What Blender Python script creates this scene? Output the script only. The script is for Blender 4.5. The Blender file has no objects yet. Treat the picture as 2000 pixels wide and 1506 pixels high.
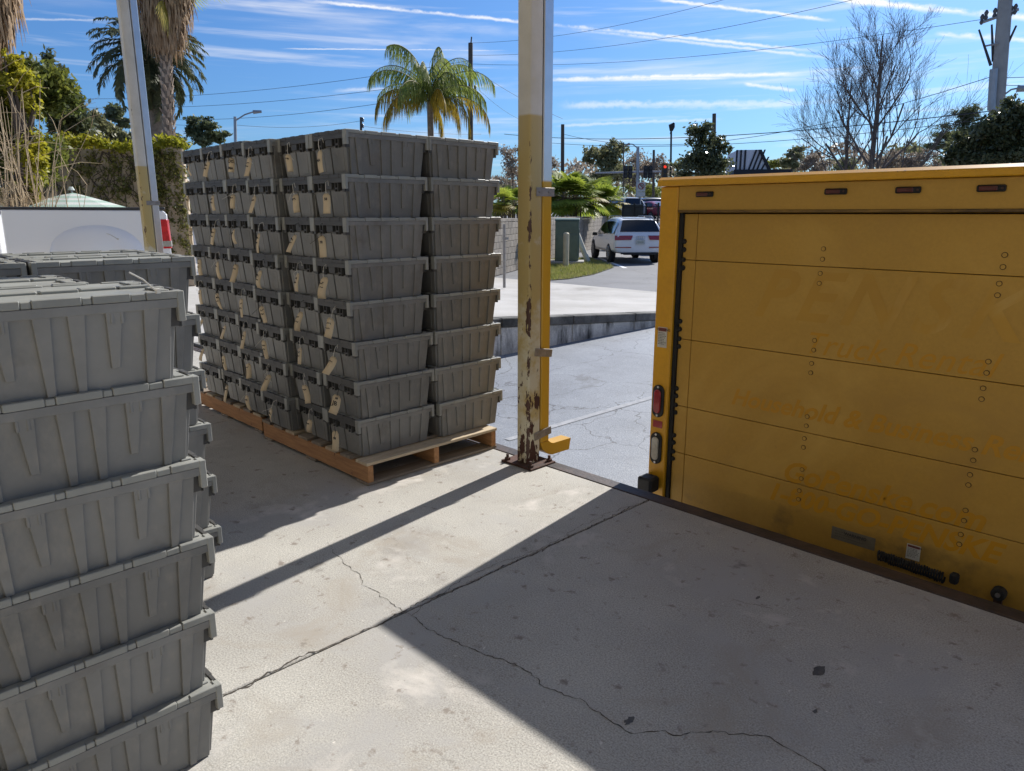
import bpy, bmesh, math, random
import numpy as np
from mathutils import Vector, Matrix
random.seed(7); rng = np.random.default_rng(7)
S = bpy.context.scene
COL = S.collection
# ------------------------------------------------------------------ camera
EYE = np.array([0.0, 0.0, 1.5]); TILT = 13.3; FPX = 1420.0; AZ = math.radians(44.5)
cam = bpy.data.cameras.new('camera'); camo = bpy.data.objects.new('camera', cam); COL.objects.link(camo)
cam.sensor_fit = 'HORIZONTAL'; cam.sensor_width = 36; cam.lens = FPX / 2000 * 36
S.cycles.max_bounces = 6; S.cycles.diffuse_bounces = 4; S.cycles.glossy_bounces = 2; S.cycles.transmission_bounces = 3
cam.clip_start = 0.05; cam.clip_end = 3000
camo.location = EYE; camo.rotation_euler = (math.radians(90 - TILT), 0, math.radians(45.5))
S.camera = camo
# world axes: X runs along the dock edge, Y points out of the dock
_e1 = np.array([math.sin(AZ), -math.cos(AZ), 0]); _e2 = np.array([math.cos(AZ), math.sin(AZ), 0])
_M = np.array([_e1, _e2, [0, 0, 1]])
def ray(px, py):
    t = math.radians(TILT)
    u = (px - 1000) / FPX; v = -(py - 753) / FPX
    d = np.array([u, math.cos(t) + math.sin(t) * v, -math.sin(t) + math.cos(t) * v])
    return _M @ d
def at(px, py, D):          # point at horizontal distance D (metres)
    d = ray(px, py); return EYE + d * (D / math.hypot(d[0], d[1]))
def atz(px, py, z):
    d = ray(px, py); return EYE + d * ((z - EYE[2]) / d[2])
def atY(px, py, Y):
    d = ray(px, py); return EYE + d * (Y / d[1])
# ------------------------------------------------------------------ light
SUN_EL = 37.6; SUN_DX, SUN_DY = -0.145, 1.0
sun_az = math.atan2(SUN_DX, SUN_DY)
sl = bpy.data.lights.new('sun', 'SUN'); sl.energy = 4.9; sl.angle = math.radians(0.55); sl.color = (1.0, 0.955, 0.89)
so = bpy.data.objects.new('sun', sl); COL.objects.link(so)
sd = Vector((math.sin(sun_az) * math.cos(math.radians(SUN_EL)), math.cos(sun_az) * math.cos(math.radians(SUN_EL)), math.sin(math.radians(SUN_EL))))
so.rotation_euler = sd.to_track_quat('Z', 'Y').to_euler(); so.location = (0, 0, 30)
W = bpy.data.worlds.new('World'); S.world = W; W.use_nodes = True
S.view_settings.view_transform = 'Standard'; S.view_settings.look = 'None'; S.view_settings.gamma = 1
S.view_settings.exposure = 0.5
def build_world():
    nt = W.node_tree; N = nt.nodes; L = nt.links; N.clear()
    out = N.new('ShaderNodeOutputWorld'); bg = N.new('ShaderNodeBackground'); bg.inputs[1].default_value = 0.12
    sky = N.new('ShaderNodeTexSky'); sky.sky_type = 'NISHITA'; sky.sun_disc = False
    sky.sun_elevation = math.radians(SUN_EL); sky.sun_rotation = sun_az
    sky.air_density = 1.0; sky.dust_density = 0.9; sky.ozone_density = 3.0
    tc = N.new('ShaderNodeTexCoord'); nrm = N.new('ShaderNodeVectorMath'); nrm.operation = 'NORMALIZE'
    L.new(tc.outputs['Generated'], nrm.inputs[0]); D = nrm.outputs[0]
    def m(op, a, b=None, c=None, clamp=False):
        n = N.new('ShaderNodeMath'); n.operation = op; n.use_clamp = clamp
        for i, x in enumerate((a, b, c)):
            if x is None: continue
            if isinstance(x, (int, float)): n.inputs[i].default_value = x
            else: L.new(x, n.inputs[i])
        return n.outputs[0]
    def dot(v):
        n = N.new('ShaderNodeVectorMath'); n.operation = 'DOT_PRODUCT'; L.new(D, n.inputs[0]); n.inputs[1].default_value = v; return n.outputs['Value']
    def noise(scale_vec, scale, detail=5, rough=0.55, dist=0.0):
        mp = N.new('ShaderNodeMapping'); mp.inputs['Scale'].default_value = scale_vec; L.new(D, mp.inputs['Vector'])
        n = N.new('ShaderNodeTexNoise'); n.inputs['Scale'].default_value = scale; n.inputs['Detail'].default_value = detail
        n.inputs['Roughness'].default_value = rough; n.inputs['Distortion'].default_value = dist
        L.new(mp.outputs[0], n.inputs['Vector']); return n.outputs['Fac']
    def smooth(x, a, b):
        n = N.new('ShaderNodeMapRange'); n.interpolation_type = 'SMOOTHSTEP'; L.new(x, n.inputs[0])
        n.inputs[1].default_value = a; n.inputs[2].default_value = b; return n.outputs[0]
    # thin streaky cirrus, drawn out along the horizon all the way round
    c1 = smooth(noise((1.1, 1.1, 15), 1.9, 6, 0.55, 0.5), 0.50, 0.80)
    c2 = smooth(noise((2.3, 2.3, 42), 1.5, 5, 0.6, 0.3), 0.50, 0.74)
    cir = m('ADD', m('MULTIPLY', c1, 0.50), m('MULTIPLY', c2, 0.36))
    z = N.new('ShaderNodeSeparateXYZ'); L.new(D, z.inputs[0])
    low = smooth(z.outputs[2], 0.75, 0.02)
    cir = m('MULTIPLY', cir, m('ADD', m('MULTIPLY', low, 0.15), 0.85))
    # contrails: straight trails on the sky, each along one great circle
    trails = [((560, -3), (1640, 104), 5, .75), ((1270, -3), (1640, 42), 5, .75), ((1600, -6), (2080, 44), 8, .95),
              ((1090, 54), (1650, 116), 5, .55), ((1040, 156), (1590, 143), 6, .6), ((1080, 157), (1440, 152), 5, .55),
              ((540, 95), (1000, 99), 2.2, .5), ((1450, 164), (1560, 178), 6, .6), ((1820, 66), (2080, 84), 7, .7),
              ((-60, 36), (215, 40), 3, .35), ((1080, 205), (1600, 202), 11, .42), ((640, 178), (1010, 165), 6, .35), ((1080, 246), (1420, 232), 5, .35)]
    brk = noise((60, 60, 90), 1.0, 4, 0.65); brk2 = noise((9, 9, 9), 1.0, 3, 0.5)
    tot = None
    for (p, q, w, s) in trails:
        a = ray(*p); a /= np.linalg.norm(a); b = ray(*q); b /= np.linalg.norm(b)
        n = np.cross(a, b); n /= np.linalg.norm(n)
        al = (b - a); al /= np.linalg.norm(al); ta, tb = float(a @ al), float(b @ al); dl = tb - ta
        off = m('ABSOLUTE', m('ADD', dot(tuple(n)), m('MULTIPLY', m('SUBTRACT', brk, 0.5), w / 1420 * 1.5)))
        band = smooth(off, w / 1420 * 0.8, 0.0)
        t = dot(tuple(al))
        rngm = m('MULTIPLY', smooth(t, ta, ta + dl * .12), smooth(t, tb, tb - dl * .15))
        front = m('GREATER_THAN', dot(tuple((a + b) / 2)), 0.3)
        v = m('MULTIPLY', m('MULTIPLY', band, rngm), m('MULTIPLY', front, s))
        v = m('MULTIPLY', v, smooth(m('ADD', m('MULTIPLY', brk, .5), m('MULTIPLY', brk2, .6)), 0.30, 0.62))
        tot = v if tot is None else m('MAXIMUM', tot, v)
    cov = m('MINIMUM', m('ADD', cir, tot), 0.93)
    mix = N.new('ShaderNodeMix'); mix.data_type = 'RGBA'; L.new(cov, mix.inputs[0])
    tint = N.new('ShaderNodeMix'); tint.data_type = 'RGBA'; tint.blend_type = 'MULTIPLY'; tint.inputs[0].default_value = 1
    L.new(sky.outputs[0], tint.inputs[6]); tint.inputs[7].default_value = (0.285, 0.475, 0.72, 1)
    L.new(tint.outputs[2], mix.inputs[6]); mix.inputs[7].default_value = (6.6, 6.5, 6.4, 1)
    L.new(mix.outputs[2], bg.inputs[0]); L.new(bg.outputs[0], out.inputs[0])
build_world()
# ------------------------------------------------------------------ helpers
def link(o, parent=None):
    COL.objects.link(o)
    if parent is not None: o.parent = parent
    return o
def tag(o, label=None, cat=None, group=None, kind=None):
    if label: o['label'] = label
    if cat: o['category'] = cat
    if group: o['group'] = group
    if kind: o['kind'] = kind
    return o
def empty(name, loc=(0, 0, 0), rz=0.0, label=None, cat=None, group=None):
    o = bpy.data.objects.new(name, None); o.location = loc; o.rotation_euler = (0, 0, rz); o.empty_display_size = .1
    link(o); return tag(o, label, cat, group)
def copy_tree(o, parent=None):
    c = o.copy(); link(c, parent)
    for ch in list(o.children): copy_tree(ch, c)
    return c
class MB:
    def __init__(s): s.v = []; s.f = []
    def add(s, vs, fs):
        b = len(s.v); s.v.extend([tuple(map(float, p)) for p in vs]); s.f.extend([tuple(b + i for i in f) for f in fs]); return s
    def hexa(s, a, b):      # a, b: two quads, matching order
        return s.add(list(a) + list(b), [(3, 2, 1, 0), (4, 5, 6, 7), (0, 1, 5, 4), (1, 2, 6, 5), (2, 3, 7, 6), (3, 0, 4, 7)])
    def box(s, x0, x1, y0, y1, z0, z1):
        return s.hexa([(x0, y0, z0), (x1, y0, z0), (x1, y1, z0), (x0, y1, z0)], [(x0, y0, z1), (x1, y0, z1), (x1, y1, z1), (x0, y1, z1)])
    def frus(s, bx, by, tx, ty, z0, z1, cx=0, cy=0):
        return s.hexa([(cx - bx, cy - by, z0), (cx + bx, cy - by, z0), (cx + bx, cy + by, z0), (cx - bx, cy + by, z0)],
                      [(cx - tx, cy - ty, z1), (cx + tx, cy - ty, z1), (cx + tx, cy + ty, z1), (cx - tx, cy + ty, z1)])
    def tube(s, pts, rad, n=6, cap=True):
        pts = [np.array(p, float) for p in pts]
        if not hasattr(rad, '__len__'): rad = [rad] * len(pts)
        base = len(s.v); up = np.array([0, 0, 1.0]); prev = None
        for i, p in enumerate(pts):
            d = pts[min(i + 1, len(pts) - 1)] - pts[max(i - 1, 0)]; d = d / (np.linalg.norm(d) + 1e-9)
            if prev is None:
                a = np.cross(d, up if abs(d[2]) < .95 else np.array([1.0, 0, 0]))
            else:
                a = prev - d * np.dot(prev, d)
            a /= np.linalg.norm(a) + 1e-9; prev = a; b = np.cross(d, a)
            for k in range(n):
                t = 2 * math.pi * k / n
                s.v.append(tuple(p + rad[i] * (math.cos(t) * a + math.sin(t) * b)))
        for i in range(len(pts) - 1):
            for k in range(n):
                k2 = (k + 1) % n
                s.f.append((base + i * n + k, base + i * n + k2, base + (i + 1) * n + k2, base + (i + 1) * n + k))
        if cap:
            s.f.append(tuple(base + k for k in range(n))[::-1]); e = base + (len(pts) - 1) * n; s.f.append(tuple(e + k for k in range(n)))
        return s
    def prism(s, poly, axis, lo, hi):     # poly in the two other axes, extruded along axis 0/1/2
        n = len(poly); vs = []
        for w in (lo, hi):
            for (a, b) in poly:
                p = [0, 0, 0]; o = [i for i in range(3) if i != axis]; p[o[0]] = a; p[o[1]] = b; p[axis] = w; vs.append(p)
        fs = [tuple(range(n))[::-1], tuple(range(n, 2 * n))] + [(i, (i + 1) % n, n + (i + 1) % n, n + i) for i in range(n)]
        return s.add(vs, fs)
    def grid(s, P):                       # P[i][j] points
        a = len(P); b = len(P[0]); base = len(s.v)
        for r in P:
            for p in r: s.v.append(tuple(map(float, p)))
        for i in range(a - 1):
            for j in range(b - 1):
                s.f.append((base + i * b + j, base + i * b + j + 1, base + (i + 1) * b + j + 1, base + (i + 1) * b + j))
        return s
    def mesh(s, name, bevel=0, smooth=False, seg=1):
        me = bpy.data.meshes.new(name); me.from_pydata(s.v, [], s.f)
        bm = bmesh.new(); bm.from_mesh(me)
        bmesh.ops.recalc_face_normals(bm, faces=bm.faces[:])
        if bevel > 0:
            es = [e for e in bm.edges if len(e.link_faces) == 2 and e.calc_face_angle(0) > 0.5]
            bmesh.ops.bevel(bm, geom=es, offset=bevel, segments=seg, profile=.5, affect='EDGES', clamp_overlap=True)
        bm.to_mesh(me); bm.free()
        if smooth:
            me.polygons.foreach_set('use_smooth', [True] * len(me.polygons))
            try: me.set_sharp_from_angle(angle=math.radians(40))
            except Exception: pass
        return me
    def build(s, name, mat, parent=None, bevel=0, smooth=False, seg=1, loc=None):
        me = s.mesh(name, bevel, smooth, seg); me.materials.append(mat)
        o = bpy.data.objects.new(name, me); link(o, parent)
        if loc is not None: o.location = loc
        return o
def soup(name, verts, k, mat, parent=None):
    """many separate k-gons at once; verts (n*k,3)"""
    verts = np.asarray(verts, float).reshape(-1, 3); n = len(verts) // k
    me = bpy.data.meshes.new(name); me.vertices.add(n * k); me.vertices.foreach_set('co', verts.ravel())
    me.loops.add(n * k); me.loops.foreach_set('vertex_index', np.arange(n * k, dtype=np.int32))
    me.polygons.add(n); me.polygons.foreach_set('loop_start', np.arange(0, n * k, k, dtype=np.int32))
    me.update(calc_edges=True); me.validate(); me.materials.append(mat)
    o = bpy.data.objects.new(name, me); return link(o, parent)
def struct(o): o['kind'] = 'structure'; return o
# ------------------------------------------------------------------ materials
MATS = {}
def mat(name, c1, c2=None, scale=4.0, rough=0.6, metal=0.0, bump=0.0, bscale=None, fine=0.0, fscale=80.0, coords='Object', detail=6, lo=.35, hi=.65, spec=None, rvar=0.0, rand=0.0, trans=0.0, stretch=None, coat=0.0):
    if name in MATS: return MATS[name]
    m = bpy.data.materials.new(name); m.use_nodes = True; nt = m.node_tree; N = nt.nodes; L = nt.links
    b = N['Principled BSDF']; MATS[name] = m
    tc = N.new('ShaderNodeTexCoord'); geo = N.new('ShaderNodeNewGeometry')
    src = geo.outputs['Position'] if coords == 'World' else tc.outputs['Object']
    if stretch:
        mp = N.new('ShaderNodeMapping'); mp.inputs['Scale'].default_value = stretch; L.new(src, mp.inputs['Vector']); src = mp.outputs[0]
    def noise(sc, det=detail, r=.6):
        n = N.new('ShaderNodeTexNoise'); n.inputs['Scale'].default_value = sc; n.inputs['Detail'].default_value = min(det, 4); n.inputs['Roughness'].default_value = r
        L.new(src, n.inputs['Vector']); return n.outputs['Fac']
    def rmp(x, a, bb, c=0., d=1.):
        n = N.new('ShaderNodeMapRange'); L.new(x, n.inputs[0]); n.inputs[1].default_value = a; n.inputs[2].default_value = bb; n.inputs[3].default_value = c; n.inputs[4].default_value = d; return n.outputs[0]
    def mixc(f, a, bb, bt='MIX'):
        n = N.new('ShaderNodeMix'); n.data_type = 'RGBA'; n.blend_type = bt
        for i, x in ((0, f), (6, a), (7, bb)):
            if isinstance(x, (int, float)): n.inputs[i].default_value = x
            elif isinstance(x, tuple): n.inputs[i].default_value = (*x, 1)
            else: L.new(x, n.inputs[i])
        return n.outputs[2]
    col = tuple(c1)
    if c2 is not None: col = mixc(rmp(noise(scale), lo, hi), tuple(c1), tuple(c2))
    if fine > 0:
        f = rmp(noise(fscale, 3, .7), .3, .7, 1 - fine, 1 + fine)
        n = N.new('ShaderNodeCombineXYZ'); [L.new(f, n.inputs[i]) for i in range(3)]
        col = mixc(1.0, col, n.outputs[0], 'MULTIPLY')
    if rand > 0:
        oi = N.new('ShaderNodeObjectInfo'); f = rmp(oi.outputs['Random'], 0, 1, 1 - rand, 1 + rand)
        n = N.new('ShaderNodeCombineXYZ'); [L.new(f, n.inputs[i]) for i in range(3)]
        col = mixc(1.0, col, n.outputs[0], 'MULTIPLY')
    if isinstance(col, tuple): b.inputs['Base Color'].default_value = (*col, 1)
    else: L.new(col, b.inputs['Base Color'])
    b.inputs['Metallic'].default_value = metal
    if rvar > 0: L.new(rmp(noise(scale * 1.7), .3, .7, rough - rvar, rough + rvar), b.inputs['Roughness'])
    else: b.inputs['Roughness'].default_value = rough
    if spec is not None: b.inputs['Specular IOR Level'].default_value = spec
    if coat: b.inputs['Coat Weight'].default_value = coat; b.inputs['Coat Roughness'].default_value = .06
    if bump > 0:
        bp = N.new('ShaderNodeBump'); bp.inputs['Strength'].default_value = min(1, bump); bp.inputs['Distance'].default_value = .01
        L.new(noise(bscale or scale * 6, 6, .65), bp.inputs['Height']); L.new(bp.outputs[0], b.inputs['Normal'])
    if trans > 0:
        t = N.new('ShaderNodeBsdfTranslucent'); ms = N.new('ShaderNodeMixShader'); ms.inputs[0].default_value = trans
        if isinstance(col, tuple): t.inputs[0].default_value = (*col, 1)
        else: L.new(col, t.inputs[0])
        out = N['Material Output']; L.new(b.outputs[0], ms.inputs[1]); L.new(t.outputs[0], ms.inputs[2]); L.new(ms.outputs[0], out.inputs[0])
    m['_col'] = 0
    return m
def nodes_of(m): return m.node_tree.nodes, m.node_tree.links, m.node_tree.nodes['Principled BSDF']
def layer(m, colour, thr_lo, thr_hi, scale, coords='World', detail=8, stretch=None, zlo=None, zhi=None, rough=None, metal=None, distort=0., corner=None):
    """a stain / paint / rust layer with its own noise shape over what the material already has"""
    N, L, b = nodes_of(m)
    if coords == 'World': src = N.new('ShaderNodeNewGeometry').outputs['Position']
    else: src = N.new('ShaderNodeTexCoord').outputs['Object']
    psrc = src
    if stretch:
        mp = N.new('ShaderNodeMapping'); mp.inputs['Scale'].default_value = stretch; L.new(src, mp.inputs['Vector']); src = mp.outputs[0]
    n = N.new('ShaderNodeTexNoise'); n.inputs['Scale'].default_value = scale; n.inputs['Detail'].default_value = min(detail, 5); n.inputs['Roughness'].default_value = .65; n.inputs['Distortion'].default_value = distort
    L.new(src, n.inputs['Vector']); x = n.outputs['Fac']
    if zlo is not None:     # more of it between zlo (full) and zhi (none)
        sp = N.new('ShaderNodeSeparateXYZ'); L.new(psrc, sp.inputs[0])
        r = N.new('ShaderNodeMapRange'); L.new(sp.outputs[2], r.inputs[0]); r.inputs[1].default_value = zlo; r.inputs[2].default_value = zhi; r.inputs[3].default_value = .18; r.inputs[4].default_value = -.18
        a = N.new('ShaderNodeMath'); a.operation = 'ADD'; L.new(x, a.inputs[0]); L.new(r.outputs[0], a.inputs[1]); x = a.outputs[0]
    if corner:              # gathers along one vertical arris of the object
        oc = N.new('ShaderNodeTexCoord').outputs['Object']; fl = N.new('ShaderNodeVectorMath'); fl.operation = 'MULTIPLY'; L.new(oc, fl.inputs[0]); fl.inputs[1].default_value = (1, 1, 0)
        ds = N.new('ShaderNodeVectorMath'); ds.operation = 'DISTANCE'; L.new(fl.outputs[0], ds.inputs[0]); ds.inputs[1].default_value = (*corner, 0)
        q = N.new('ShaderNodeMapRange'); L.new(ds.outputs['Value'], q.inputs[0]); q.inputs[1].default_value = 0; q.inputs[2].default_value = .035; q.inputs[3].default_value = .13; q.inputs[4].default_value = -.12
        a = N.new('ShaderNodeMath'); a.operation = 'ADD'; L.new(x, a.inputs[0]); L.new(q.outputs[0], a.inputs[1]); x = a.outputs[0]
    r = N.new('ShaderNodeMapRange'); L.new(x, r.inputs[0]); r.inputs[1].default_value = thr_lo; r.inputs[2].default_value = thr_hi; fac = r.outputs[0]
    mx = N.new('ShaderNodeMix'); mx.data_type = 'RGBA'; L.new(fac, mx.inputs[0]); mx.inputs[7].default_value = (*colour, 1)
    bc = b.inputs['Base Color']
    if bc.is_linked: L.new(bc.links[0].from_socket, mx.inputs[6])
    else: mx.inputs[6].default_value = bc.default_value
    L.new(mx.outputs[2], bc)
    for nm, val in (('Roughness', rough), ('Metallic', metal)):
        if val is None: continue
        s = b.inputs[nm]; q = N.new('ShaderNodeMix'); q.data_type = 'FLOAT'; L.new(fac, q.inputs[0]); q.inputs[3].default_value = val
        if s.is_linked: L.new(s.links[0].from_socket, q.inputs[2])
        else: q.inputs[2].default_value = s.default_value
        L.new(q.outputs[0], s)
    return m
def zsplit(m, colour, z, rough=None, metal=None):
    """another paint below height z"""
    N, L, b = nodes_of(m); g = N.new('ShaderNodeNewGeometry'); sp = N.new('ShaderNodeSeparateXYZ'); L.new(g.outputs['Position'], sp.inputs[0])
    r = N.new('ShaderNodeMapRange'); L.new(sp.outputs[2], r.inputs[0]); r.inputs[1].default_value = z + .006; r.inputs[2].default_value = z - .006
    mx = N.new('ShaderNodeMix'); mx.data_type = 'RGBA'; L.new(r.outputs[0], mx.inputs[0]); mx.inputs[7].default_value = (*colour, 1)
    bc = b.inputs['Base Color']
    if bc.is_linked: L.new(bc.links[0].from_socket, mx.inputs[6])
    else: mx.inputs[6].default_value = bc.default_value
    L.new(mx.outputs[2], bc)
    for nm, val in (('Roughness', rough), ('Metallic', metal)):
        if val is None: continue
        s = b.inputs[nm]; q = N.new('ShaderNodeMix'); q.data_type = 'FLOAT'; L.new(r.outputs[0], q.inputs[0]); q.inputs[3].default_value = val
        if s.is_linked: L.new(s.links[0].from_socket, q.inputs[2])
        else: q.inputs[2].default_value = s.default_value
        L.new(q.outputs[0], s)
    return m
def cracks(m, scale, width, colour, amount=1.0):
    N, L, b = nodes_of(m); g = N.new('ShaderNodeNewGeometry')
    n = N.new('ShaderNodeTexNoise'); n.inputs['Scale'].default_value = scale * 2.5; n.inputs['Detail'].default_value = 5; L.new(g.outputs['Position'], n.inputs['Vector'])
    ad = N.new('ShaderNodeVectorMath'); ad.operation = 'MULTIPLY_ADD'; L.new(n.outputs['Color'], ad.inputs[0]); ad.inputs[1].default_value = (.5 / scale,) * 3; L.new(g.outputs['Position'], ad.inputs[2])
    v = N.new('ShaderNodeTexVoronoi'); v.feature = 'DISTANCE_TO_EDGE'; v.inputs['Scale'].default_value = scale; L.new(ad.outputs[0], v.inputs['Vector'])
    r = N.new('ShaderNodeMapRange'); L.new(v.outputs['Distance'], r.inputs[0]); r.inputs[1].default_value = width; r.inputs[2].default_value = width * .3
    r.inputs[3].default_value = 0; r.inputs[4].default_value = amount
    mx = N.new('ShaderNodeMix'); mx.data_type = 'RGBA'; L.new(r.outputs[0], mx.inputs[0]); mx.inputs[7].default_value = (*colour, 1)
    bc = b.inputs['Base Color']; L.new(bc.links[0].from_socket, mx.inputs[6]); L.new(mx.outputs[2], bc)
    return m
ORD = ['top', 'second from the top', 'third from the top', 'fourth from the top', 'fifth from the top', 'sixth from the top', 'seventh from the top', 'bottom']
def text_mesh(name, body, size, mat_, parent=None, shear=0., offset=0., align='LEFT', space=1.0):
    c = bpy.data.curves.new(name, 'FONT'); c.body = body; c.size = size; c.shear = shear; c.offset = offset; c.align_x = align; c.space_character = space; c.resolution_u = 3
    t = bpy.data.objects.new(name + '_src', c); COL.objects.link(t)
    me = bpy.data.meshes.new_from_object(t.evaluated_get(bpy.context.evaluated_depsgraph_get()))
    bpy.data.objects.remove(t); bpy.data.curves.remove(c)
    me.materials.clear(); me.materials.append(mat_); me.name = name
    return link(bpy.data.objects.new(name, me), parent)
W.cycles.sampling_method = 'NONE'
# ================================================================== large structure
conc = mat('dock_concrete', (.44, .425, .385), (.345, .33, .30), scale=1.3, rough=.85, bump=.14, bscale=220, fine=.42, fscale=170, coords='World', rvar=.08)
layer(conc, (.20, .185, .17), .60, .78, .9, detail=10, distort=.4)
layer(conc, (.37, .36, .345), .50, .68, 1.25, detail=9, distort=.6)
layer(conc, (.33, .295, .245), .54, .74, 1.8, detail=9, distort=.8)
layer(conc, (.54, .51, .47), .58, .72, 2.6, detail=9, distort=.3)
layer(conc, (.14, .125, .11), .66, .76, 3.1, detail=6)
layer(conc, (.24, .21, .18), .60, .68, 14, detail=6)
layer(conc, (.62, .59, .54), .66, .72, 40, detail=4)
N_, L_, b_ = nodes_of(conc)
conc_out = mat('apron_concrete', (.47, .455, .43), (.36, .345, .32), scale=.6, rough=.9, bump=.3, bscale=40, fine=.12, fscale=60, coords='World')
layer(conc_out, (.24, .225, .20), .58, .75, .55, detail=9, distort=.5)
asph = mat('old_asphalt', (.235, .258, .295), (.17, .187, .215), scale=.8, rough=.62, bump=.55, bscale=90, fine=.42, fscale=90, coords='World', rvar=.08)
layer(asph, (.33, .34, .355), .56, .74, .45, detail=9, distort=.6)
cracks(asph, .75, .0065, (.05, .05, .055), .75); cracks(asph, 2.3, .010, (.10, .10, .105), .4)
layer(asph, (.12, .125, .135), .62, .74, 1.1, detail=5, distort=.5)
layer(asph, (.42, .43, .44), .66, .70, 45, detail=3)
asph_far = mat('parking_asphalt', (.17, .172, .18), (.13, .132, .14), scale=.5, rough=.75, bump=.4, bscale=60, fine=.25, fscale=90, coords='World')
cracks(asph_far, .4, .010, (.06, .06, .06), .6)
rustm = mat('rusted_steel', (.10, .045, .03), (.05, .03, .025), scale=14, rough=.85, bump=.4, bscale=80, fine=.25)
darkm = mat('black_rubber', (.015, .015, .016), (.03, .03, .03), scale=20, rough=.7)
paintw = mat('worn_white_paint', (.36, .375, .40), (.25, .265, .29), scale=9, rough=.8, coords='World', fine=.15)
def wallX(Y): return -7.92 + .1347 * (Y - 7.62)
def apron_z(Y): return 0. if Y < 6.6 else max(-.36, -.0545 * (Y - 6.6))
def pit_z(Y): return min(-.37, -.604 + .039 * (Y - 7.62))
# ---- dock floor: poured slabs with open joints
dock = empty('dock_floor'); dock['kind'] = 'structure'
MB().box(-9.7, 13, -12, 3.10, -.9, -.03).build('slab_bed', mat('joint_dirt', (.05, .045, .04), rough=1.), dock)
xs = [-9.7, -5.2, -2.1, 1.0, 4.1, 13]; ys = [-12, -3.2, 3.097]
for i in range(len(xs) - 1):
    for j in range(2):
        MB().box(xs[i] + .004, xs[i + 1] - .004, ys[j] + .004, ys[j + 1] - (.004 if j == 0 else 0), -.14, 0).build('slab', conc, dock, bevel=.004)
MB().box(-9.7, 13, 3.10, 3.19, -.10, .003).build('edge_angle', mat('edge_steel', (.075, .05, .04), (.03, .024, .022), scale=9, rough=.6, bump=.3, bscale=50), dock, bevel=.003)
MB().box(-9.69, 13, 3.131, 3.17, -.95, -.104).build('dock_face', conc_out, dock)
# hairline cracks that run across the slabs (thin ribbons lying in the surface)
def crack(pts, w, name='crack'):
    P = []
    for (a, b) in zip(pts[:-1], pts[1:]):
        A, B = np.array(a), np.array(b); n = max(2, int(np.linalg.norm(B - A) / .012))
        for k in range(n): P.append(A + (B - A) * k / n)
    P.append(np.array(pts[-1])); off = 0; rows = []
    for i, p in enumerate(P):
        d = P[min(i + 1, len(P) - 1)] - P[max(i - 1, 0)]; d = d / (np.linalg.norm(d) + 1e-9); nrm = np.array([-d[1], d[0]])
        off = off * .86 + random.gauss(0, .0045); ww = w * random.uniform(.12, .8)
        q = p + nrm * off; rows.append([(*(q - nrm * ww), .0012), (*(q + nrm * ww), .0012)])
    MB().grid(rows).build(name, mat('crack_dark', (.07, .06, .05), rough=1.), dock)
g2 = lambda x, y: atz(x, y, 0)[:2]
crack([g2(*p) for p in ((640, 1060), (672, 1098), (700, 1122), (745, 1165), (800, 1200))], .0022)
crack([g2(*p) for p in ((800, 1200), (850, 1240), (945, 1283), (1010, 1300), (1060, 1345), (1130, 1368), (1225, 1418), (1330, 1440), (1400, 1425), (1500, 1450), (1600, 1500), (1660, 1560))], .003)
crack([g2(*p) for p in ((1280, 968), (1195, 1002), (1100, 1048), (1000, 1090), (930, 1120), (850, 1165), (800, 1200))], .002)
crack([(-2.1, 3.08), (-2.1, 2.2), (-2.1, 1.3), (-2.1, .2), (-2.1, -.8)], .006, 'chipped_joint')
crack([g2(*p) for p in ((1430, 1172), (1470, 1182), (1510, 1190))], .0016)
def blob(px, py, r, name='floor_stain'):
    c = g2(px, py); n = 14; mb = MB(); pts = [(c[0] + r * random.uniform(.5, 1) * math.cos(t * 2 * math.pi / n) * .5, c[1] + r * random.uniform(.5, 1) * math.sin(t * 2 * math.pi / n), .0014) for t in range(n)]
    mb.add(pts, [tuple(range(n))]); mb.build(name, mat('oil_stain', (.10, .095, .09), (.06, .06, .06), scale=40, rough=.7), dock)
blob(1600, 1310, .045); blob(1480, 1168, .02); blob(1592, 1390, .016); blob(1230, 1408, .03)
# ---- truck well
pit = empty('truck_well'); pit['kind'] = 'structure'
Y0, rows = 3.172, []
for Y in np.linspace(Y0, 15, 30): rows.append([(x, Y, pit_z(Y)) for x in np.linspace(wallX(Y) + .02, 14, 12)])
MB().grid(rows).build('well_pavement', asph, pit)
def road_line(p, q, w, zf, lift, parent, m=paintw, name='painted_line'):
    p, q = np.array(p), np.array(q); d = (q - p) / np.linalg.norm(q - p); n = np.array([-d[1], d[0]]) * w / 2
    rows = []
    for k in np.linspace(0, 1, 14):
        c = p + (q - p) * k; rows.append([(*(c - n), zf(c[1]) + lift), (*(c + n), zf(c[1]) + lift)])
    MB().grid(rows).build(name, m, parent)
a_, b_2 = atz(990, 850, -.66)[:2], atz(1290, 772, -.62)[:2]
road_line(a_, b_2, .085, pit_z, .005, pit)
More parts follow.
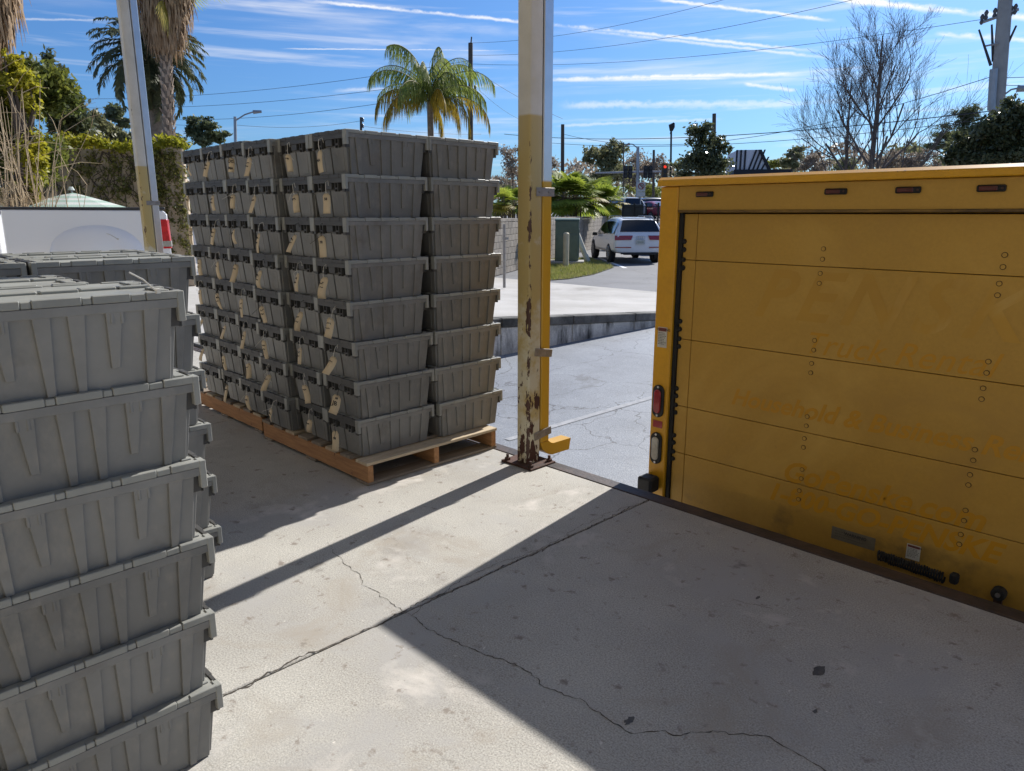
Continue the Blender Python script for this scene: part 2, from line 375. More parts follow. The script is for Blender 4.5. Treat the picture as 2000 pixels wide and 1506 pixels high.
# ---- retaining wall: coping stones on cast panels
rw = empty('retaining_wall', (0, 0, 0), 0, 'mould-stained concrete retaining wall along the truck well', 'wall')
rwm = mat('mouldy_concrete', (.68, .67, .63), (.50, .49, .46), scale=1.5, rough=.9, bump=.5, bscale=30, fine=.2, fscale=50, coords='World')
layer(rwm, (.05, .05, .046), .47, .62, 2.6, stretch=(1, 1, .25), detail=10)
copm = mat('mouldy_coping', (.22, .215, .20), (.06, .06, .055), scale=2.5, rough=.95, bump=.5, bscale=30, fine=.2, fscale=50, coords='World')
Ys = np.linspace(3.25, 13.3, 8)
for i in range(len(Ys) - 1):
    a, b = Ys[i] + .006, Ys[i + 1] - .006
    za, zb = apron_z(a), apron_z(b)
    MB().hexa([(wallX(a) - .2, a, -1), (wallX(a), a, -1), (wallX(b), b, -1), (wallX(b) - .2, b, -1)], [(wallX(a) - .2, a, za - .135), (wallX(a), a, za - .135), (wallX(b), b, zb - .135), (wallX(b) - .2, b, zb - .135)]).build('wall_panel', rwm, rw, bevel=.006)
    MB().hexa([(wallX(a) - .24, a, za - .13), (wallX(a) + .025, a, za - .13), (wallX(b) + .025, b, zb - .13), (wallX(b) - .24, b, zb - .13)], [(wallX(a) - .24, a, za + .01), (wallX(a) + .025, a, za + .01), (wallX(b) + .025, b, zb + .01), (wallX(b) - .24, b, zb + .01)]).build('coping', copm, rw, bevel=.012)
# ---- apron and ground
ap = empty('apron'); ap['kind'] = 'structure'
rows = []
for Y in np.concatenate([np.linspace(3.2, 15, 26)]): rows.append([(x, Y, apron_z(Y)) for x in np.linspace(-26, wallX(Y) - .235, 10)])
MB().grid(rows).build('apron_pavement', conc_out, ap)
MB().grid([[(-26, -20, 0), (-9.704, -20, 0)], [(-26, 3.2, 0), (-9.704, 3.2, 0)]]).build('apron_pavement', conc_out, ap)
MB().grid([[(-9.704, 3.2, -.004), (wallX(3.2), 3.2, -.004)], [(-9.704, 3.19, -.004), (wallX(3.2), 3.19, -.004)]]).build('apron_pavement', conc_out, ap)
gr = MB()
B = 1200
for (x0, x1, y0, y1) in ((-B, B, 15, B), (-B, B, -B, -20), (-B, -26, -20, 15), (14, B, -20, 15)):
    gr.add([(x0, y0, -.372), (x1, y0, -.372), (x1, y1, -.372), (x0, y1, -.372)], [(0, 1, 2, 3)])
gr.add([(-26, -20, 0), (-26, 15, -.372), (-26, 3, 0)], [(0, 1, 2)])
struct(gr.build('ground', asph_far))
# ---- unseen dock canopy and building behind the camera, shaped for warm bounce light
can = empty('canopy_roof'); can['kind'] = 'structure'
stucco = mat('pale_stucco', (.78, .67, .52), (.70, .60, .46), scale=2, rough=.9, bump=.3, bscale=50, coords='World')
MB().box(-9.65, 9, -2.79, 3.5, 5.42, 5.6).build('roof_deck', mat('roof_metal', (.66, .63, .58), (.60, .58, .53), scale=3, rough=.6), can)
MB().box(-9.65, 9, 2.95, 3.20, 5.15, 5.415).build('edge_beam', mat('beam_paint', (.55, .53, .47), (.48, .46, .40), scale=4, rough=.6), can)
bw = struct(MB().box(-9.65, 9, -3.1, -2.8, 0.002, 5.6).build('building_wall', stucco))
# ---- posts
postm = mat('post_paint', (.66, .63, .56), (.58, .55, .47), scale=6, rough=.5, bump=.15, bscale=60, coords='World')
zsplit(postm, (.50, .38, .15), 2.03, rough=.45)
layer(postm, (.62, .57, .42), .52, .66, 5, zlo=.0, zhi=2.6, detail=8)
layer(postm, (.07, .028, .018), .60, .63, 24, zlo=-1., zhi=3.0, corner=(.045, -.045), detail=5, stretch=(1, 1, .35))
layer(postm, (.07, .028, .018), .60, .63, 17, zlo=-.35, zhi=1.7, detail=10, rough=.9, stretch=(1, 1, .45))
spoutm = mat('spout_aluminium', (.62, .64, .68), (.55, .57, .60), scale=6, rough=.28, metal=.85, coords='World')
zsplit(spoutm, (.62, .36, .035), 1.68, rough=.3, metal=0.1)
steelm = mat('strap_steel', (.33, .31, .29), (.25, .23, .21), scale=20, rough=.5, metal=.5)
def post(name, x, y, label, straps, elbow=True, spout_label=None, sm=None):
    spm = sm or spoutm
    p = empty(name, (x, y, 0), 0, label, 'post', 'steel posts holding up the canopy')
    h = .051; r = .012; pts = []
    for cx, cy, a0 in ((h - r, h - r, 0), (-h + r, h - r, 90), (-h + r, -h + r, 180), (h - r, -h + r, 270)):
        for k in range(4): t = math.radians(a0 + k * 30); pts.append((cx + r * math.cos(t), cy + r * math.sin(t)))
    MB().prism(pts, 2, .012, 5.15).build('column', postm, p, smooth=True)
    MB().box(-.13, .13, -.11, .11, .001, .013).build('base_plate', rustm, p, bevel=.003)
    for sx in (-1, 1):
        for sy in (-1, 1):
            b = MB().tube([(sx * .1, sy * .082, .013), (sx * .1, sy * .082, .05)], .009, 8); b.tube([(sx * .1, sy * .082, .014), (sx * .1, sy * .082, .028)], .018, 6); b.build('anchor_bolt', rustm, p)
    s = empty('downspout', (x, y, 0), 0, spout_label, 'downspout')
    z0 = .12 if elbow else .02
    MB().box(-.035, .048, .060, .135, z0, 5.14).build('pipe', spm, s, bevel=.005)
    if elbow:
        rows = []
        for k in range(7):
            t = k / 6; a = t * math.radians(78); cy = .0975 + .06 * (1 - math.cos(a)) + .03 * t; cz = .12 - .062 * math.sin(a)
            d = np.array([0, math.sin(a), -math.cos(a)]); u = np.array([0, math.cos(a), math.sin(a)]) * .0375; w = np.array([.0415, 0, 0]); c = np.array([.0065, cy, cz])
            rows.append([c - w - u, c + w - u, c + w + u, c - w + u, c - w - u])
        for q in (.07, .16):
            rows.append([np.array(v) + np.array([0, q, -.012 * q]) for v in rows[6]])
        MB().grid(rows).build('elbow', spoutm, s, smooth=True)
    for z, tilt in straps:
        b = MB(); b.box(-.012, .0525, .055, .135, -.024, .024); o = MB().box(.049, .0535, -.004, .146, -.024, .024).build('strap', steelm, s, bevel=.001)
        o.location = (0.004, 0, z); o.rotation_euler = (math.radians(tilt), 0, 0)
        for q in (.022, .10): MB().tube([(.05, q, 0), (.0575, q, 0)], .006, 8).build('rivet', steelm, o)
    return p
post('canopy_post', -2.98, 3.07, 'rust-streaked cream and yellow steel post beside the wooden pallet', ((1.62, 0), (.70, -9), (.175, 7)), True, 'aluminium downspout, yellow below, strapped to the rusty post by the truck')
post('canopy_post', -9.22, 3.07, 'slim cream steel post standing in front of the white pickup', ((1.62, 0), (.7, 0)), False, 'aluminium downspout strapped to the post in front of the pickup', mat('spout_plain', (.62, .64, .68), (.55, .57, .60), scale=6, rough=.3, metal=.8, coords='World'))
# ================================================================== totes
plast = mat('grey_tote_plastic', (.222, .220, .208), (.175, .173, .163), scale=5, rough=.46, bump=.08, bscale=200, rvar=.08, rand=.18)
layer(plast, (.33, .30, .25), .56, .84, 6, coords='Object', detail=9, stretch=(1, 1, .5), rough=.36)
layer(plast, (.14, .12, .10), .58, .78, 4, coords='World', detail=6)
lidm = mat('grey_lid_plastic', (.29, .295, .27), (.235, .238, .22), scale=6, rough=.42, rvar=.1, rand=.10)
layer(lidm, (.40, .39, .35), .55, .80, 5, coords='Object', detail=8)
shaded_end = mat('tote_shaded_end_plastic', (.07, .068, .064), (.05, .048, .046), scale=8, rough=.5)  # same grey plastic darkened: shade on the tote ends put into the colour
TW, TL, TH = .186, .271, .223
def tote_meshes():
    # body
    b = MB(); hx = lambda z: .157 + (.1735 - .157) * z / .19; hy = lambda z: .228 + (.243 - .228) * z / .19
    b.frus(hx(0), hy(0), hx(.19), hy(.19), 0.001, .19)
    for sx in (-1, 1):
        for fr, full in ((.10, 1), (.27, 0), (.43, 1), (.57, 1), (.73, 0), (.90, 1)):
            zt, zb = .186, (.004 if full else .052); ct = (fr - .5) * 2
            yt, yb = ct * .243, ct * hy(zb) * .985; wt, wb = .018, .009
            A = [(sx * (hx(zb) - .004), yb - wb, zb), (sx * (hx(zb) - .004), yb + wb, zb), (sx * (hx(zt) - .004), yt + wt, zt), (sx * (hx(zt) - .004), yt - wt, zt)]
            Bq = [(sx * (hx(zb) + .008), yb - wb, zb), (sx * (hx(zb) + .008), yb + wb, zb), (sx * (hx(zt) + .008), yt + wt, zt), (sx * (hx(zt) + .008), yt - wt, zt)]
            b.hexa(A, Bq)
        for cy in ():
            b.hexa([(sx * (hx(.02) - .002), cy - .052, .02), (sx * (hx(.02) - .002), cy + .052, .02), (sx * (hx(.10) - .002), cy + .055, .10), (sx * (hx(.10) - .002), cy - .055, .10)],
                   [(sx * (hx(.02) + .0015), cy - .052, .02), (sx * (hx(.02) + .0015), cy + .052, .02), (sx * (hx(.10) + .0015), cy + .055, .10), (sx * (hx(.10) + .0015), cy - .055, .10)])
    for sy in (-1, 1):                 # end panels either side of the centre groove
        for sx in (-1, 1):
            z0, z1 = .003, .142
            q = lambda z, o: [sx * .006, sx * (hx(z) - .012)]
            A = [(sx * .006, sy * (hy(z0) - .004), z0), (sx * (hx(z0) - .014), sy * (hy(z0) - .004), z0), (sx * (hx(z1) - .012), sy * (hy(z1) - .004), z1), (sx * .006, sy * (hy(z1) - .004), z1)]
            Bq = [(sx * .006, sy * (hy(z0) + .010), z0), (sx * (hx(z0) - .014), sy * (hy(z0) + .010), z0), (sx * (hx(z1) - .012), sy * (hy(z1) + .013), z1), (sx * .006, sy * (hy(z1) + .013), z1)]
            b.hexa(A, Bq)
            b.hexa([(sx * .07, sy * (hy(.02) + .008), .02), (sx * .118, sy * (hy(.02) + .008), .02), (sx * .125, sy * (hy(.12) + .010), .125), (sx * .07, sy * (hy(.12) + .010), .125)],
                   [(sx * .07, sy * (hy(.02) + .0125), .02), (sx * .118, sy * (hy(.02) + .0125), .02), (sx * .125, sy * (hy(.12) + .0145), .125), (sx * .07, sy * (hy(.12) + .0145), .125)])
    # rim band round the top of the body
    b.box(-.1825, .1825, -.262, .262, .184, .206)
    for sx in (-1, 1):
        for y in (-.128, -.106, .106, .128): b.box(sx * .1735 - .0085, sx * .1735 + .0085, y - .0035, y + .0035, .158, .1885)
    body = b.mesh('body', .0013)
    # handle and lid end strips in painted shade (one end, facing -Y)
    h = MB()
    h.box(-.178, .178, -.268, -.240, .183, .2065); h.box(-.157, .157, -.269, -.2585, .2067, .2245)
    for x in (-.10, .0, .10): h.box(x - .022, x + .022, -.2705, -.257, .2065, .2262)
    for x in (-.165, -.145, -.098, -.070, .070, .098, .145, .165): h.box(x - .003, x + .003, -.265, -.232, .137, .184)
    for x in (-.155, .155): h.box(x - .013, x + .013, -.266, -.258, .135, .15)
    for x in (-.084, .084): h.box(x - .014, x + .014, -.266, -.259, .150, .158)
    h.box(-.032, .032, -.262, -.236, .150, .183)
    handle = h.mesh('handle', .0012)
    # one lid flap (x >= 0 half), hinge on the +X long side
    f = MB()
    f.box(.003, .1775, -.258, .258, .2075, .2213)
    for a, c in ((-.262, -.185), (-.150, -.070), (-.048, .048), (.070, .150), (.185, .262)): f.box(.1705, .1843, a, c, .2068, .2252)
    for a, c in ((-.184, -.151), (-.069, -.049), (.049, .069), (.151, .184)): f.box(.1705, .1822, a, c, .2068, .2222)
    for sy in (-1, 1):
        f.box(.150, .1853, sy * .2625 - .0085, sy * .2625 + .0085, .150, .2245)     # corner skirt
        f.box(.055, .150, sy * .236 - .013, sy * .236 + .013, .2205, .2262)
        f.box(.075, .095, sy * .236 - .02, sy * .236 + .02, .2205, .2285)
    for k in range(6):
        y = -.215 + k * .086
        f.box(-.004 + (.004 if k % 2 else -.012), .012 + (.004 if k % 2 else -.004) + .006, y - .040, y + .040, .2205, .2285 if k % 2 else .2275)
    flap = f.mesh('lid_flap', .0018)
    for me, m in ((body, plast), (handle, shaded_end), (flap, lidm), ): me.materials.append(m)
    return body, handle, flap
T_body, T_handle, T_flap = tote_meshes()
def make_tote():
    t = empty('storage_tote')
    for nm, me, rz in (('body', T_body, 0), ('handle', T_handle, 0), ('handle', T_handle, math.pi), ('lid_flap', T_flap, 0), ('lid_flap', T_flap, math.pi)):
        o = bpy.data.objects.new(nm, me); link(o, t); o.rotation_euler = (0, 0, rz)
    return t
_proto = None
def place_tote(x, y, z, label, group, yaw=0.):
    global _proto
    if _proto is None: _proto = make_tote(); t = _proto
    else: t = copy_tree(_proto)
    t.location = (x, y, z); t.rotation_euler = (0, 0, math.radians(yaw)); tag(t, label, 'tote', group)
    return t
tagm = mat('tan_tag_paper', (.80, .66, .46), (.72, .58, .38), scale=12, rough=.85, trans=.15)
inkm = mat('black_marker_ink', (.02, .02, .025), rough=.6)
tiem = mat('zip_tie', (.70, .67, .60), rough=.4); tied = mat('dark_tie', (.05, .05, .05), rough=.5); tier = mat('red_tie', (.6, .06, .08), rough=.5)
def place_tag(x, y, z, label, text=None, big=1.0, yaw=None, roll=None, col=None, ln=None):
    """paper tag tied to a tote handle; hangs in front of the end that faces the dock"""
    t = empty('paper_tag', (x, y, z), 0, label, 'tag', 'tan paper tags tied to the totes')
    w = .020 * big; ln = ln or random.uniform(.085, .125); bend = random.uniform(-.02, .03); tw = random.uniform(-.35, .35) if not text else .0
    if text: bend = 0.
    rows = []
    for k in range(9):
        u = k / 8; yy = -.012 - .018 * math.sin(u * 2.6) - bend * u * u; zz = -.022 - ln * u; ang = tw * u
        ww = w * (min(1, .55 + u * 6))
        xo = .012 * math.sin(u * 3 + tw * 4)
        rows.append([(xo - ww * math.cos(ang), yy - ww * math.sin(ang), zz), (xo, yy, zz), (xo + ww * math.cos(ang), yy + ww * math.sin(ang), zz)])
    mb = MB().grid(rows); p = mb.build('paper', tagm, t, smooth=True)
    md = p.modifiers.new('thick', 'SOLIDIFY'); md.thickness = .0006
    tc = col or random.choice([tiem, tiem, tied])
    MB().tube([(0, -.012, -.03), (.004, -.02, .0), (.002, -.012, .035), (0, .012, .045), (-.004, .02, .02)], .0016, 5).build('tie', tc, t)
    if random.random() < .45:
        MB().tube([(0, -.014, -.002), (.02 * random.uniform(-1, 1), -.03, -.02), (.07 * random.uniform(-1, 1), -.05, -.06)], .0012, 4).build('tie_tail', tc, t)
    if text:
        for i, (s, sz, dz) in enumerate(text):
            o = text_mesh('lettering', s, sz, inkm, t, offset=.0008, align='CENTER'); u = (-.022 - dz)
            yy = -.012 - .018 * math.sin(-(u + .022) / ln * 2.6) - bend * ((u + .022) / ln) ** 2
            o.location = (0.006, yy - .004 - .012 * abs(tw), u); o.rotation_euler = (math.radians(90), 0, tw * .5)
    else:
        mk = MB()
        for j in range(random.randint(1, 2)):
            u = .25 + .22 * j; zz = -.022 - ln * u; yy = -.012 - .018 * math.sin(u * 2.6) - bend * u * u - .003 - .01 * abs(tw)
            pts = [(-w * .55 + w * 1.1 * q / 6, yy, zz + random.uniform(-.006, .006)) for q in range(7)]
            mk.tube(pts, .0019, 4)
        mk.build('ink_scribble', inkm, t)
    t.rotation_euler = (0, random.uniform(-.25, .3) if roll is None else roll, random.uniform(-.05, .65) if yaw is None else yaw)
    return t
COLX = [-3.40 - .3765 * i - TW for i in range(6)]     # column centres, from the near corner leftwards
CN = ['corner column', 'second column', 'third column', 'fourth column', 'fifth column', 'sixth column']
colY = [0, .01, -.02, .0, .02, .03]
TXT = {(0, 6): [('58', .016, .02), ('JB', .036, .055)], (0, 7): [('58', .018, .045)], (3, 0): [('DC', .026, .03), ('MA', .022, .07)], (0, 0): [('MA', .020, .06)], (0, 1): [('58', .018, .035)], (0, 2): [('78', .018, .04)]}
for c in range(6):
    zb = .139 if c < 3 else .155
    for r in range(8):
        k = 7 - r                                         # k = 0 on top
        jx, jy = random.uniform(-.007, .007), random.uniform(-.012, .012)
        x, y, z = COLX[c] + jx, 2.13 + TL + colY[c] + jy, zb + r * TH
        place_tote(x, y, z, 'grey tagged tote, %s, %s from the stack\'s near corner' % (ORD[k], CN[c]) if c else 'grey lidded tote, %s in the tagged column at the stack\'s near corner' % ORD[k],
                   'tagged totes stacked on the two pallets', random.uniform(-.9, .9))
        big = 1.35 if (c, k) == (0, 6) else (1.15 if c == 0 else 1.0)
        kw = {}
        if (c, k) == (0, 6): kw = dict(yaw=.55, roll=.3, ln=.115)
        if (c, k) == (0, 7): kw = dict(yaw=.45, roll=.02, ln=.125)
        place_tag(x + random.uniform(-.05, .03), y - .283, z + .150, 'tan paper tag, %s, %s from the stack\'s near corner' % (ORD[k], CN[c]) if c else 'tan paper tag, %s, on the column at the near corner' % ORD[k], TXT.get((c, k)), big, **kw)
        # rear row
        jx, jy = random.uniform(-.008, .008), random.uniform(-.012, .012)
        if c == 0: lab = 'grey tote, %s in the stack between the tagged totes and rusty post' % ORD[k]
        else: lab = 'grey lidded tote in the rear row, hidden behind the tagged totes'
        place_tote(COLX[c] + jx + (.012 if c == 0 else 0), 2.13 + 3 * TL + .022 + jy, zb + r * TH, lab, 'totes stacked in the rear rows of the pallets', random.uniform(-1, 1))
# foreground stacks standing on the floor
fg = {'A': (-1.835 - TW, .682 - TL), 'A2': (-2.225 - TW, .575 - TL), 'B': (-2.87 - TW, 1.115 - TL), 'C': (-3.26 - TW, 1.12 - TL), 'B2': (-2.88 - TW, .56 - TL), 'C2': (-3.27 - TW, .56 - TL), 'A3': (-1.84 - TW, .122 - TL)}
lab6 = [ORD[0], ORD[1], ORD[2], ORD[3], ORD[4], 'bottom']
for key, (x, y) in fg.items():
    for r in range(6):
        k = 5 - r; jit = {'A': [0, .012, .010, .004, -.006, -.010][k], 'B': 0}.get(key, 0)
        if key == 'A': lab = 'grey tote, %s of the nearest stack at the photo\'s left edge' % lab6[k]
        elif key == 'B': lab = 'grey tote, %s of the stack just behind the nearest one' % lab6[k]
        elif k == 0: lab = {'A2': 'grey tote with its lid showing directly behind the nearest stack\'s lid', 'C': 'grey tote whose lid shows just in front of the pickup', 'B2': 'grey tote lid behind the nearest stack, second row back at left', 'C2': 'grey tote lid at the far left, closest to the pickup cab', 'A3': 'grey tote left of the nearest stack, mostly outside the picture'}[key]
        else: lab = 'grey lidded tote hidden in the middle of the foreground group'
        place_tote(x + random.uniform(-.006, .006), y + jit + random.uniform(-.005, .005), .001 + r * (.2185 if key[0] == 'A' else TH), lab, 'totes stacked in the foreground', random.uniform(-.8, .8))
for (px, py, qx, qy, lab) in ((252, 532, 308, 566, 'white zip tie sticking up from the nearest stack\'s lid corner'), (208, 456, 230, 466, 'white zip tie on the lid just in front of the pickup')):
    a, b = atz(qx, qy, 1.335), atz(qx, qy, 1.335); D0 = math.hypot(a[0], a[1]); e = at(px, py, D0 * .99)
    z = empty('zip_tie', tuple(a), 0, lab, 'zip tie', 'white zip ties on the lids')
    MB().tube([(0, 0, -.006), tuple((e - a) * .5 + np.array([0, 0, .003])), tuple(e - a)], .0018, 5).build('tail', tiem, z); MB().box(-.005, .005, -.004, .004, -.008, .002).build('lock_head', tiem, z)
# ================================================================== pallets
woods = [mat('pallet_wood_%s' % n, a, b, scale=5, rough=.8, bump=.35, bscale=30, coords='Object', stretch=(1, 9, 9) if ax else (9, 1, 9), fine=.15, fscale=40) for n, a, b, ax in (('orange', (.46, .24, .10), (.33, .16, .07), 1), ('pale', (.56, .46, .32), (.44, .35, .23), 0), ('grey', (.30, .25, .19), (.20, .16, .12), 0))]
for w_ in woods[:1]: layer(w_, (.12, .05, .025), .64, .72, 16, coords='Object', detail=5)
def pallet(x1, y0, L, label):
    p = empty('wooden_pallet', (x1, y0, 0), 0, label, 'pallet', 'wooden pallets under the tagged totes')
    for y in (.0, .475, .95):
        MB().box(-L, 0, y + .002, y + .040, .0185, .1185).build('stringer', woods[0], p, bevel=.003)
    n = 8; wd = .115
    for i in range(n):
        x = -L + (L - wd) * i / (n - 1)
        MB().box(x, x + wd, -.004, 1.000, .1190, .1365).build('deck_board', woods[1 if i in (7, 2, 5) else 2], p, bevel=.002)
    for x in (-wd - .002, -L / 2 - wd / 2, -L + .002):
        MB().box(x, x + wd, -.002, .998, .0015, .018).build('bottom_board', woods[2], p, bevel=.002)
    return p
pallet(-3.325, 2.13, 1.27, 'near wooden pallet with orange-brown edge board under the tagged totes')
pallet(-4.70, 2.17, 1.24, 'far wooden pallet partly hidden beneath the left tagged columns')
# ================================================================== yellow box truck
faded = mat('faded_yellow_paint', (.50, .285, .042), (.45, .255, .038), scale=1.2, rough=.55, coords='World', fine=.05, fscale=60, bump=.05, bscale=30)
layer(faded, (.60, .365, .075), .48, .80, 1.1, detail=9, distort=.8)
layer(faded, (.40, .225, .042), .52, .82, 1.7, detail=9, distort=.5)
layer(faded, (.16, .10, .035), .70, .90, 3.2, detail=9, zlo=-.25, zhi=1.2)
fresh = mat('yellow_paint', (.70, .36, .015), (.62, .31, .015), scale=3, rough=.38, coords='World', fine=.05, fscale=40)
layer(fresh, (.10, .06, .03), .70, .74, 11, detail=7)
ghost = mat('ghost_lettering_yellow', (.56, .265, .006), (.52, .25, .006), scale=2, rough=.5, coords='World')
ghost2 = mat('ghost_lettering_pale', (.53, .292, .032), (.46, .25, .03), scale=2, rough=.55, coords='World')
layer(ghost2, (.56, .36, .10), .50, .70, 1.6, detail=6, distort=.8)
redl = mat('red_lens', (.36, .015, .02), (.26, .012, .018), scale=30, rough=.2, coat=.6)
clearl = mat('clear_lens', (.48, .46, .40), (.36, .34, .28), scale=30, rough=.2, coat=.6)
sealm = mat('door_seal_black', (.012, .012, .012), rough=.8)
chrome = mat('zinc_screw', (.6, .6, .6), rough=.35, metal=.9)
sticker = mat('white_sticker', (.62, .62, .58), (.52, .52, .48), scale=20, rough=.5)
stick_red = mat('sticker_red_band', (.30, .05, .04), rough=.5)
inkd = mat('print_ink', (.05, .05, .05), rough=.6)
tr = empty('box_truck', (0, 0, 0), 0, 'yellow box truck backed up to the dock with faded lettering', 'truck')
XL, XR, YR, ZT = -2.41, .15, 3.53, 1.665
MB().box(XL + .02, XR - .02, YR + .09, YR + 4.9, -.30, ZT - .01).build('box_body', fresh, tr, bevel=.01)
MB().box(XL, XL + .115, YR, YR + .088, -.30, ZT - .02).build('frame_post', fresh, tr, bevel=.006)
MB().box(XR - .115, XR, YR, YR + .088, -.30, ZT - .02).build('frame_post', fresh, tr, bevel=.006)
MB().prism([(YR + .004, 1.515), (YR + .05, 1.505), (YR + .088, 1.505), (YR + .088, ZT - .02), (YR + .004, ZT - .02)], 0, XL + .117, XR - .117).build('header', faded, tr, bevel=.003)
MB().prism([(YR - .02, ZT - .018), (YR + .5, ZT - .018), (YR + .5, ZT + .035), (YR + .01, ZT + .03), (YR - .02, ZT + .014)], 0, XL - .012, XR + .012).build('top_rail', fresh, tr, bevel=.004)
MB().box(XL + .12, XR - .12, YR - .004, YR + .0035, 1.506, 1.519).build('header_lip', mat('grimy_yellow', (.30, .17, .03), (.05, .03, .015), scale=9, rough=.7, coords='World', stretch=(.4, 1, 1)), tr, bevel=.002)
MB().box(XL + .118, XL + .142, YR + .02, YR + .085, -.3, 1.503).build('door_seal', sealm, tr)
MB().box(XR - .142, XR - .118, YR + .02, YR + .085, -.3, 1.503).build('door_seal', sealm, tr)
MB().box(XL + .118, XR - .118, YR + .066, YR + .085, -.3, 1.503).build('door_backing', sealm, tr)
seams = [1.50, 1.25, .804, .412, .128, -.27]
for a, b in zip(seams[:-1], seams[1:]):
    MB().box(XL + .143, XL + .225, YR + .034, YR + .064, b + .0016, a - .0016).build('door_edge_panel', faded, tr, bevel=.002)
    MB().box(XL + .228, XR - .228, YR + .034, YR + .064, b + .0016, a - .0016).build('door_panel', faded, tr, bevel=.002)
    MB().box(XR - .225, XR - .143, YR + .034, YR + .064, b + .0016, a - .0016).build('door_edge_panel', faded, tr, bevel=.002)
riv = MB().tube([(0, .003, 0), (0, -.003, 0)], [.0105, .0085], 12).mesh('rivet', smooth=True); riv.materials.append(faded)
ring = MB().tube([(0, .003, 0), (0, -.001, 0)], .0118, 12).mesh('rivet_rim'); ring.materials.append(mat('rivet_grime', (.08, .05, .02), rough=.8))
for xx in (-1.49, -.745):
    for s in seams[1:-1]:
        for dz in (.085, .036, -.032, -.080):
            o = link(bpy.data.objects.new('rivet', riv), tr); o.location = (xx + (.004 if dz > 0 else 0), YR + .032, s + dz)
            q = link(bpy.data.objects.new('rivet_rim', ring), o)
clip = MB().tube([(0, .004, 0), (0, -.008, 0)], [.015, .012], 8); clip.box(-.028, 0, -.004, .004, -.006, .006); clip = clip.mesh('roller_clip'); clip.materials.append(sealm)
for s in seams[1:-1]:
    for dz in (.10, .055, .0, -.045):
        o = link(bpy.data.objects.new('roller_clip', clip), tr); o.location = (XL + .150, YR + .03, s + dz)
for x in (-2.13, -1.44, -1.128, -.815, -.12):
    m_ = MB().box(-.052, .052, -.014, .0, -.014, .014).build('marker_light', sealm, tr, bevel=.005, loc=(x, YR + .003, 1.600))
    MB().box(-.042, .024, -.020, -.0145, -.009, .009).build('lens', mat('amber_red_lens', (.11, .02, .015), (.07, .018, .015), scale=30, rough=.3), m_, bevel=.004)
    MB().tube([(.040, -.018, 0), (.040, -.0145, 0)], .005, 8).build('screw', rustm, m_)
def oval(cx, z, hw, hh, y0, y1, n=12):
    pts = []
    for k in range(n + 1): t = math.pi * k / n; pts.append((cx + hw * math.cos(t), z + hh - hw + hw * math.sin(t)))
    for k in range(n + 1): t = math.pi + math.pi * k / n; pts.append((cx + hw * math.cos(t), z - hh + hw + hw * math.sin(t)))
    return MB().prism(pts, 1, y0, y1)
for cx in (XL + .055, XR - .055):
    for z, m_, nm in ((.425, redl, 'tail_light'), (.135, clearl, 'reverse_light')):
        o = oval(cx, z, .038, .098, YR - .014, YR - .001).build(nm, darkm, tr, bevel=.003)
        oval(cx, z, .024, .072, YR - .026, YR - .0145).build('lens', m_, o, bevel=.005, smooth=True)
        for dz in (-.086, .086): MB().tube([(cx, YR - .018, z + dz), (cx, YR - .0142, z + dz)], .007, 8).build('screw', chrome, o)
    MB().box(cx - .032, cx + .032, YR - .004, YR - .0008, .262, .304).build('reflector', redl, tr)
def warn(x, z, w, h, y, nl, name='warning_sticker', band=True, m_=sticker):
    s = MB().box(x - w / 2, x + w / 2, y - .0015, y, z - h / 2, z + h / 2).build(name, m_, tr)
    if band: MB().box(x - w / 2 + .004, x + w / 2 - .004, y - .0028, y - .0017, z + h / 2 - h * .2, z + h / 2 - .004).build('band', stick_red, s)
    if band:
        o = text_mesh('lettering', 'WARNING', h * .16, inkd, s, offset=.0004, align='CENTER'); o.location = (x + .006, y - .0034, z + h / 2 - h * .17); o.rotation_euler = (math.pi / 2, 0, 0)
    L_ = MB()
    for i in range(nl):
        zz = z + h / 2 - h * (.30 + .62 * i / nl); ww = w * random.uniform(.6, .82)
        x0 = x - w / 2 + w * .08; 
        while x0 < x - w / 2 + w * .08 + ww:
            l = random.uniform(.004, .011); L_.add([(x0, y - .0026, zz), (x0 + l, y - .0026, zz), (x0 + l, y - .0026, zz + h * .028), (x0, y - .0026, zz + h * .028)], [(0, 1, 2, 3)]); x0 += l + .003
    L_.build('print', inkd, s)
warn(XL + .058, .805, .062, .118, YR - .001, 8)
warn(-.925, -.055, .060, .075, YR + .033, 7)
greyst = mat('dirty_grey_sticker', (.20, .17, .12), (.15, .13, .09), scale=20, rough=.6)
warn(-1.20, -.075, .21, .065, YR + .033, 3, band=False, m_=greyst)
o = text_mesh('lettering', 'WARNING', .022, inkd, tr, offset=.0006, align='CENTER'); o.location = (-1.19, YR + .0295, -.070); o.rotation_euler = (math.pi / 2, 0, 0)
for body, size, z, sh, sp, off in (('PENSKE', .345, .985, .38, 1.26, .006), ('Truck Rental', .155, .822, .35, 1.02, .0), ('Household & Business Rentals', .128, .486, .3, 1.0, .003), ('GoPenske.com', .152, .135, .3, 1.0, .004), ('1-800-GO-PENSKE', .135, .008, .3, 1.0, .004)):
    o = text_mesh('faded_lettering', body, size, ghost if size < .3 else ghost2, tr, shear=sh, offset=off, align='CENTER', space=sp)
    o.location = (-1.13, YR + .0325, z); o.rotation_euler = (math.pi / 2, 0, 0)
